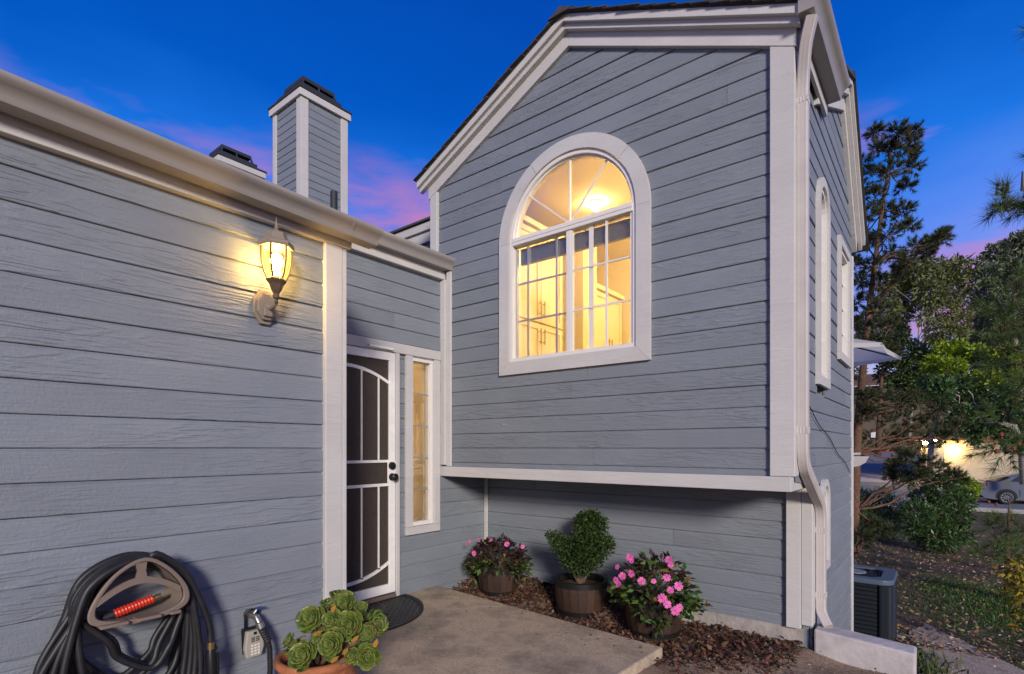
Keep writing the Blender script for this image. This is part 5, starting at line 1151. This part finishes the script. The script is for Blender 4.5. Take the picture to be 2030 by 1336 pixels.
# broadleaf trees and bushes
def broad(name, base, trunks, cl, nleaf, size, m, label, cat='tree', asp=.5, bark=PALEB, r0=.15, droop=0, shell=.3, group=None):
    T = thing(name, tuple(base), label, cat, group); lm = MB(); base = Vector(base)
    cs = [tuple(c) for c, r in cl]; rs = [r for c, r in cl]
    tm = MB(); tops = []
    for tr in trunks:
        tm.tube(tr, [r0*(1-.7*i/(len(tr)-1)) for i in range(len(tr))], 8); tops += tr[len(tr)//2:]
    if not trunks: tm.tube([base, base+Vector((0, 0, .3))], [r0, r0*.6], 7); tops = [base+Vector((0, 0, .2))]
    tm.build('trunk', bark, T, smooth='all')
    for c in cs:
        t_ = min(tops, key=lambda p: (p-Vector(c)).length+(1.0 if p.z > c[2] else 0)); branchy(lm, t_, c, r0*.30, r0*.06, wob=.06)
    lm.build('limbs', bark, T, smooth='all', kind='stuff')
    pos, d = clump_points(cs, rs, nleaf, shell); dirs = d+RNG.normal(size=d.shape)*.8; dirs[:, 2] -= droop
    sz_ = size*RNG.uniform(.6, 1.25, nleaf); soup('crown', leaf_quads(pos, dirs, rdir(nleaf, .7), sz_, sz_*asp), m, T)
    return T
EUC = mat('eucalyptus_leaf', (.15, .17, .055), rough=.5, island=.4, trans=.2); EUCG = mat('grey_green_leaf', (.11, .14, .07), rough=.5, island=.4, trans=.2)
YEL = mat('yellow_green_leaf', (.25, .34, .025), rough=.45, island=.4, trans=.3); DKG = mat('dark_leaf', (.058, .11, .030), rough=.4, spec=.4, island=.5, trans=.2)
def blobs(lst, d0, dd=2.0): return [(at(px, py, d0+random.uniform(-dd, dd)), r*d0/1064.2) for px, py, r in lst]
de = 36
tE = [[at(1800, 900, de), at(1812, 760, de), at(1820, 680, de), at(1826, 610, de), at(1822, 550, de)], [at(1815, 760, de), at(1828, 680, de), at(1848, 630, de), at(1870, 560, de)], [at(1880, 860, de+1), at(1890, 720, de+1), at(1900, 620, de+1), at(1915, 545, de+1)]]
lst = [(1790, 550, 30), (1820, 535, 32), (1850, 540, 30), (1880, 535, 26), (1905, 530, 22), (1925, 560, 18), (1770, 580, 28), (1805, 585, 34), (1845, 580, 32), (1885, 575, 28), (1915, 600, 22), (1760, 615, 24), (1870, 615, 26), (1785, 625, 22), (1905, 640, 20), (1930, 625, 12), (1755, 560, 18), (1860, 655, 22), (1885, 665, 24), (1920, 665, 18), (1790, 660, 14), (1850, 690, 22), (1900, 690, 22), (1940, 670, 14), (1830, 630, 12), (1930, 700, 20), (1765, 650, 16)]
broad('eucalyptus_tree', at(1800, 905, de), tE, blobs(lst, de, 2.5), 15000, .34, EUC, 'rounded olive green eucalyptus with slim pale trunks beyond the street', r0=.10, droop=.5, asp=.32)
dg = 24
broad('grey_green_tree', at(2030, 960, dg), [[at(2030, 960, dg), at(2020, 750, dg), at(2005, 600, dg), at(1990, 510, dg)]], blobs([(1975, 505, 20), (2005, 490, 22), (2030, 480, 24), (1960, 545, 20), (1990, 545, 28), (2025, 535, 30), (1955, 590, 22), (1985, 600, 28), (2020, 590, 30), (1960, 640, 22), (1995, 650, 28), (2050, 640, 40), (1945, 520, 8), (1950, 670, 18), (2020, 700, 30)], dg, 1.5), 9000, .26, EUCG, 'grey green spreading tree behind the near pine branches', r0=.16, droop=.2, asp=.4)
dy = 21
broad('yellow_green_tree', at(1842, 980, dy), [[at(1842, 980, dy), at(1846, 870, dy), at(1870, 790, dy), at(1900, 740, dy)]], blobs([(1870, 700, 22), (1900, 695, 20), (1935, 705, 22), (1960, 715, 22), (1985, 700, 20), (1850, 725, 20), (1885, 735, 24), (1920, 745, 26), (1955, 755, 26), (1990, 745, 26), (2015, 720, 24)], dy, 1.2), 9500, .17, YEL, 'bright yellow green leafy tree top', r0=.12, asp=.5)
broad('dark_leafy_tree', at(2045, 985, dy-2), [[at(2045, 985, dy-2), at(2040, 900, dy-2), at(2010, 845, dy-2), at(1960, 830, dy-2)]], blobs([(1860, 770, 26), (1895, 785, 30), (1930, 800, 32), (1965, 800, 32), (1995, 800, 30), (1905, 830, 26), (1945, 840, 28), (1985, 845, 28), (2020, 840, 30), (1870, 800, 20), (1930, 870, 12), (2010, 880, 20), (1840, 760, 16), (1900, 760, 20), (1960, 770, 24)], dy-2, 1.2), 9000, .18, DKG, 'dark glossy leaved tree hanging over the garage', r0=.14, asp=.5)
broad('deep_green_tree', at(1740, 905, 28), [[at(1740, 905, 28), at(1745, 800, 28), at(1750, 720, 28)]], blobs([(1720, 640, 26), (1700, 690, 26), (1750, 690, 30), (1790, 700, 30), (1820, 720, 24), (1770, 740, 30), (1810, 760, 28), (1840, 745, 24), (1700, 740, 14), (1800, 790, 24), (1830, 700, 16), (1780, 660, 18), (1850, 780, 20)], 28, 2), 9000, .22, mat('deep_green_leaf', (.06, .095, .027), rough=.5, island=.45, trans=.2), 'dense dark green tree between pine and eucalyptus', r0=.16, asp=.45, bark=BARKM)  # dark green is the colour of the leaves themselves
OLE = mat('oleander_leaf', (.085, .15, .050), rough=.4, island=.4, trans=.2)
d5 = 13.5
broad('oleander_bush', at(1745, 1075, d5), [], blobs([(1715, 1000, 24), (1745, 990, 24), (1770, 1005, 22), (1725, 1030, 26), (1760, 1035, 26), (1785, 1030, 16), (1700, 1040, 20), (1740, 1060, 24), (1775, 1060, 18), (1705, 980, 12)], d5, .3), 4200, .13, OLE, 'mid green narrow leaved bush next to the pine trunk', 'bush', asp=.18, bark=TWIG, r0=.04, droop=-.6)
d6 = 11.8
broad('dark_bush', at(1865, 1095, d6), [], blobs([(1830, 985, 24), (1865, 975, 26), (1900, 985, 22), (1820, 1020, 26), (1855, 1020, 30), (1895, 1025, 26), (1830, 1060, 26), (1865, 1065, 30), (1900, 1060, 24), (1845, 950, 16), (1880, 950, 14), (1920, 1000, 12), (1810, 1050, 14)], d6, .35), 6500, .11, DKG, 'dense dark evergreen bush on the leaf strewn slope', 'bush', asp=.32, bark=TWIG, r0=.05, droop=-.2)
broad('bright_hedge', at(1905, 1010, 22), [], blobs([(1890, 960, 16), (1910, 958, 16), (1928, 965, 14), (1900, 975, 18), (1920, 980, 16)], 22, .4), 2600, .12, YEL, 'small yellow green clipped bush behind the silver car', 'bush', bark=TWIG, r0=.05)
d7 = 5.2
broad('yellow_leaved_shrub', at(2060, 1290, d7), [[at(2060, 1290, d7), at(2040, 1220, d7), at(2010, 1160, d7), at(1985, 1130, d7)], [at(2060, 1290, d7), at(2035, 1190, d7), at(2028, 1120, d7)]], blobs([(2015, 1130, 16), (2000, 1140, 14), (2025, 1160, 22), (2010, 1180, 18), (2030, 1200, 22), (2030, 1120, 14), (1985, 1132, 8), (2030, 1240, 18), (2045, 1170, 30)], d7, .15), 520, .07, mat('autumn_leaf', (.30, .24, .03), rough=.5, island=.5, trans=.3), 'shrub with yellow and orange leaves beside the gravel path', 'shrub', bark=TWIG, r0=.012, asp=.5)
# bank ground cover beyond the road
def bank(n): return np.column_stack([RNG.uniform(-22, 16, n), RNG.uniform(61, 72, n)])
xy = bank(9000); z = hgt(xy[:, 0], xy[:, 1]); c = np.column_stack([xy, z+RNG.random(len(z))*.25])
soup('bank_ground_cover', leaf_quads(c, rdir(len(c), .6), rdir(len(c), 1), RNG.uniform(.25, .5, len(c)), RNG.uniform(.12, .25, len(c))), mat('ground_cover_leaf', (.10, .10, .04), rough=.8, island=.45))
# leaf litter, grass and weeds on the slope
def slope(n):
    Y = 7.0+RNG.random(n)**1.6*12; X = RNG.uniform(-1.6, 7, n); return np.column_stack([X, Y])
def litter(n, smin, smax, m, name, smp=slope):
    xy = smp(n); z = hgt(xy[:, 0], xy[:, 1]); c = np.column_stack([xy, z+.012+RNG.random(len(z))*.02]); d = rdir(len(c)); d[:, 2] *= .25
    s = RNG.uniform(smin, smax, len(c)); soup(name, leaf_quads(c, d, rdir(len(c), 2), s, s*.5, .2), m)
litter(10000, .03, .075, mat('dry_leaf', (.30, .17, .10), rough=.8, island=.55), 'leaf_litter')
chips(900, lambda n: np.column_stack([RNG.uniform(-.2, 1.6, n), RNG.uniform(4.6, 7.6, n)]), .01, .03, PEB, 'path_pebbles')
litter(2600, .03, .06, mat('pale_dry_leaf', (.46, .38, .30), rough=.8, island=.4), 'pale_leaf_litter')
def patch(n):
    t_ = RNG.random(n); c = RNG.integers(0, 4, n); cx = np.array([.55, 1.1, 1.7, .25])[c]; cy = np.array([9.2, 8.6, 7.9, 10.2])[c]
    return np.column_stack([cx+RNG.normal(size=n)*.42, cy+RNG.normal(size=n)*.55])
xy = patch(9000); xy = xy[xy[:, 1] > 6.9]; z = hgt(xy[:, 0], xy[:, 1]); c = np.column_stack([xy, z]); d = rdir(len(c), 1.6)
soup('grass_patch', leaf_quads(c, d, rdir(len(c)), RNG.uniform(.025, .07, len(c)), RNG.uniform(.007, .013, len(c))), mat('grass_blade', (.075, .15, .025), rough=.5, island=.4, trans=.3))
def weeds(n): 
    k = RNG.integers(0, 3, n); return np.column_stack([np.array([-.16, -.05, .0])[k]+RNG.normal(size=n)*np.array([.14, .10, .06])[k], np.array([6.2, 5.0, 4.5])[k]+RNG.normal(size=n)*np.array([.3, .35, .2])[k]])
xy = weeds(1800); ok = xy[:, 1] > 4.25; xy = xy[ok]; z = hgt(xy[:, 0], xy[:, 1]); c = np.column_stack([xy, z]); d = rdir(len(c), 1.3)
soup('weeds', leaf_quads(c, d, rdir(len(c)), RNG.uniform(.05, .15, len(c)), RNG.uniform(.010, .022, len(c))), mat('weed_blade', (.085, .115, .035), rough=.6, island=.45, trans=.25))
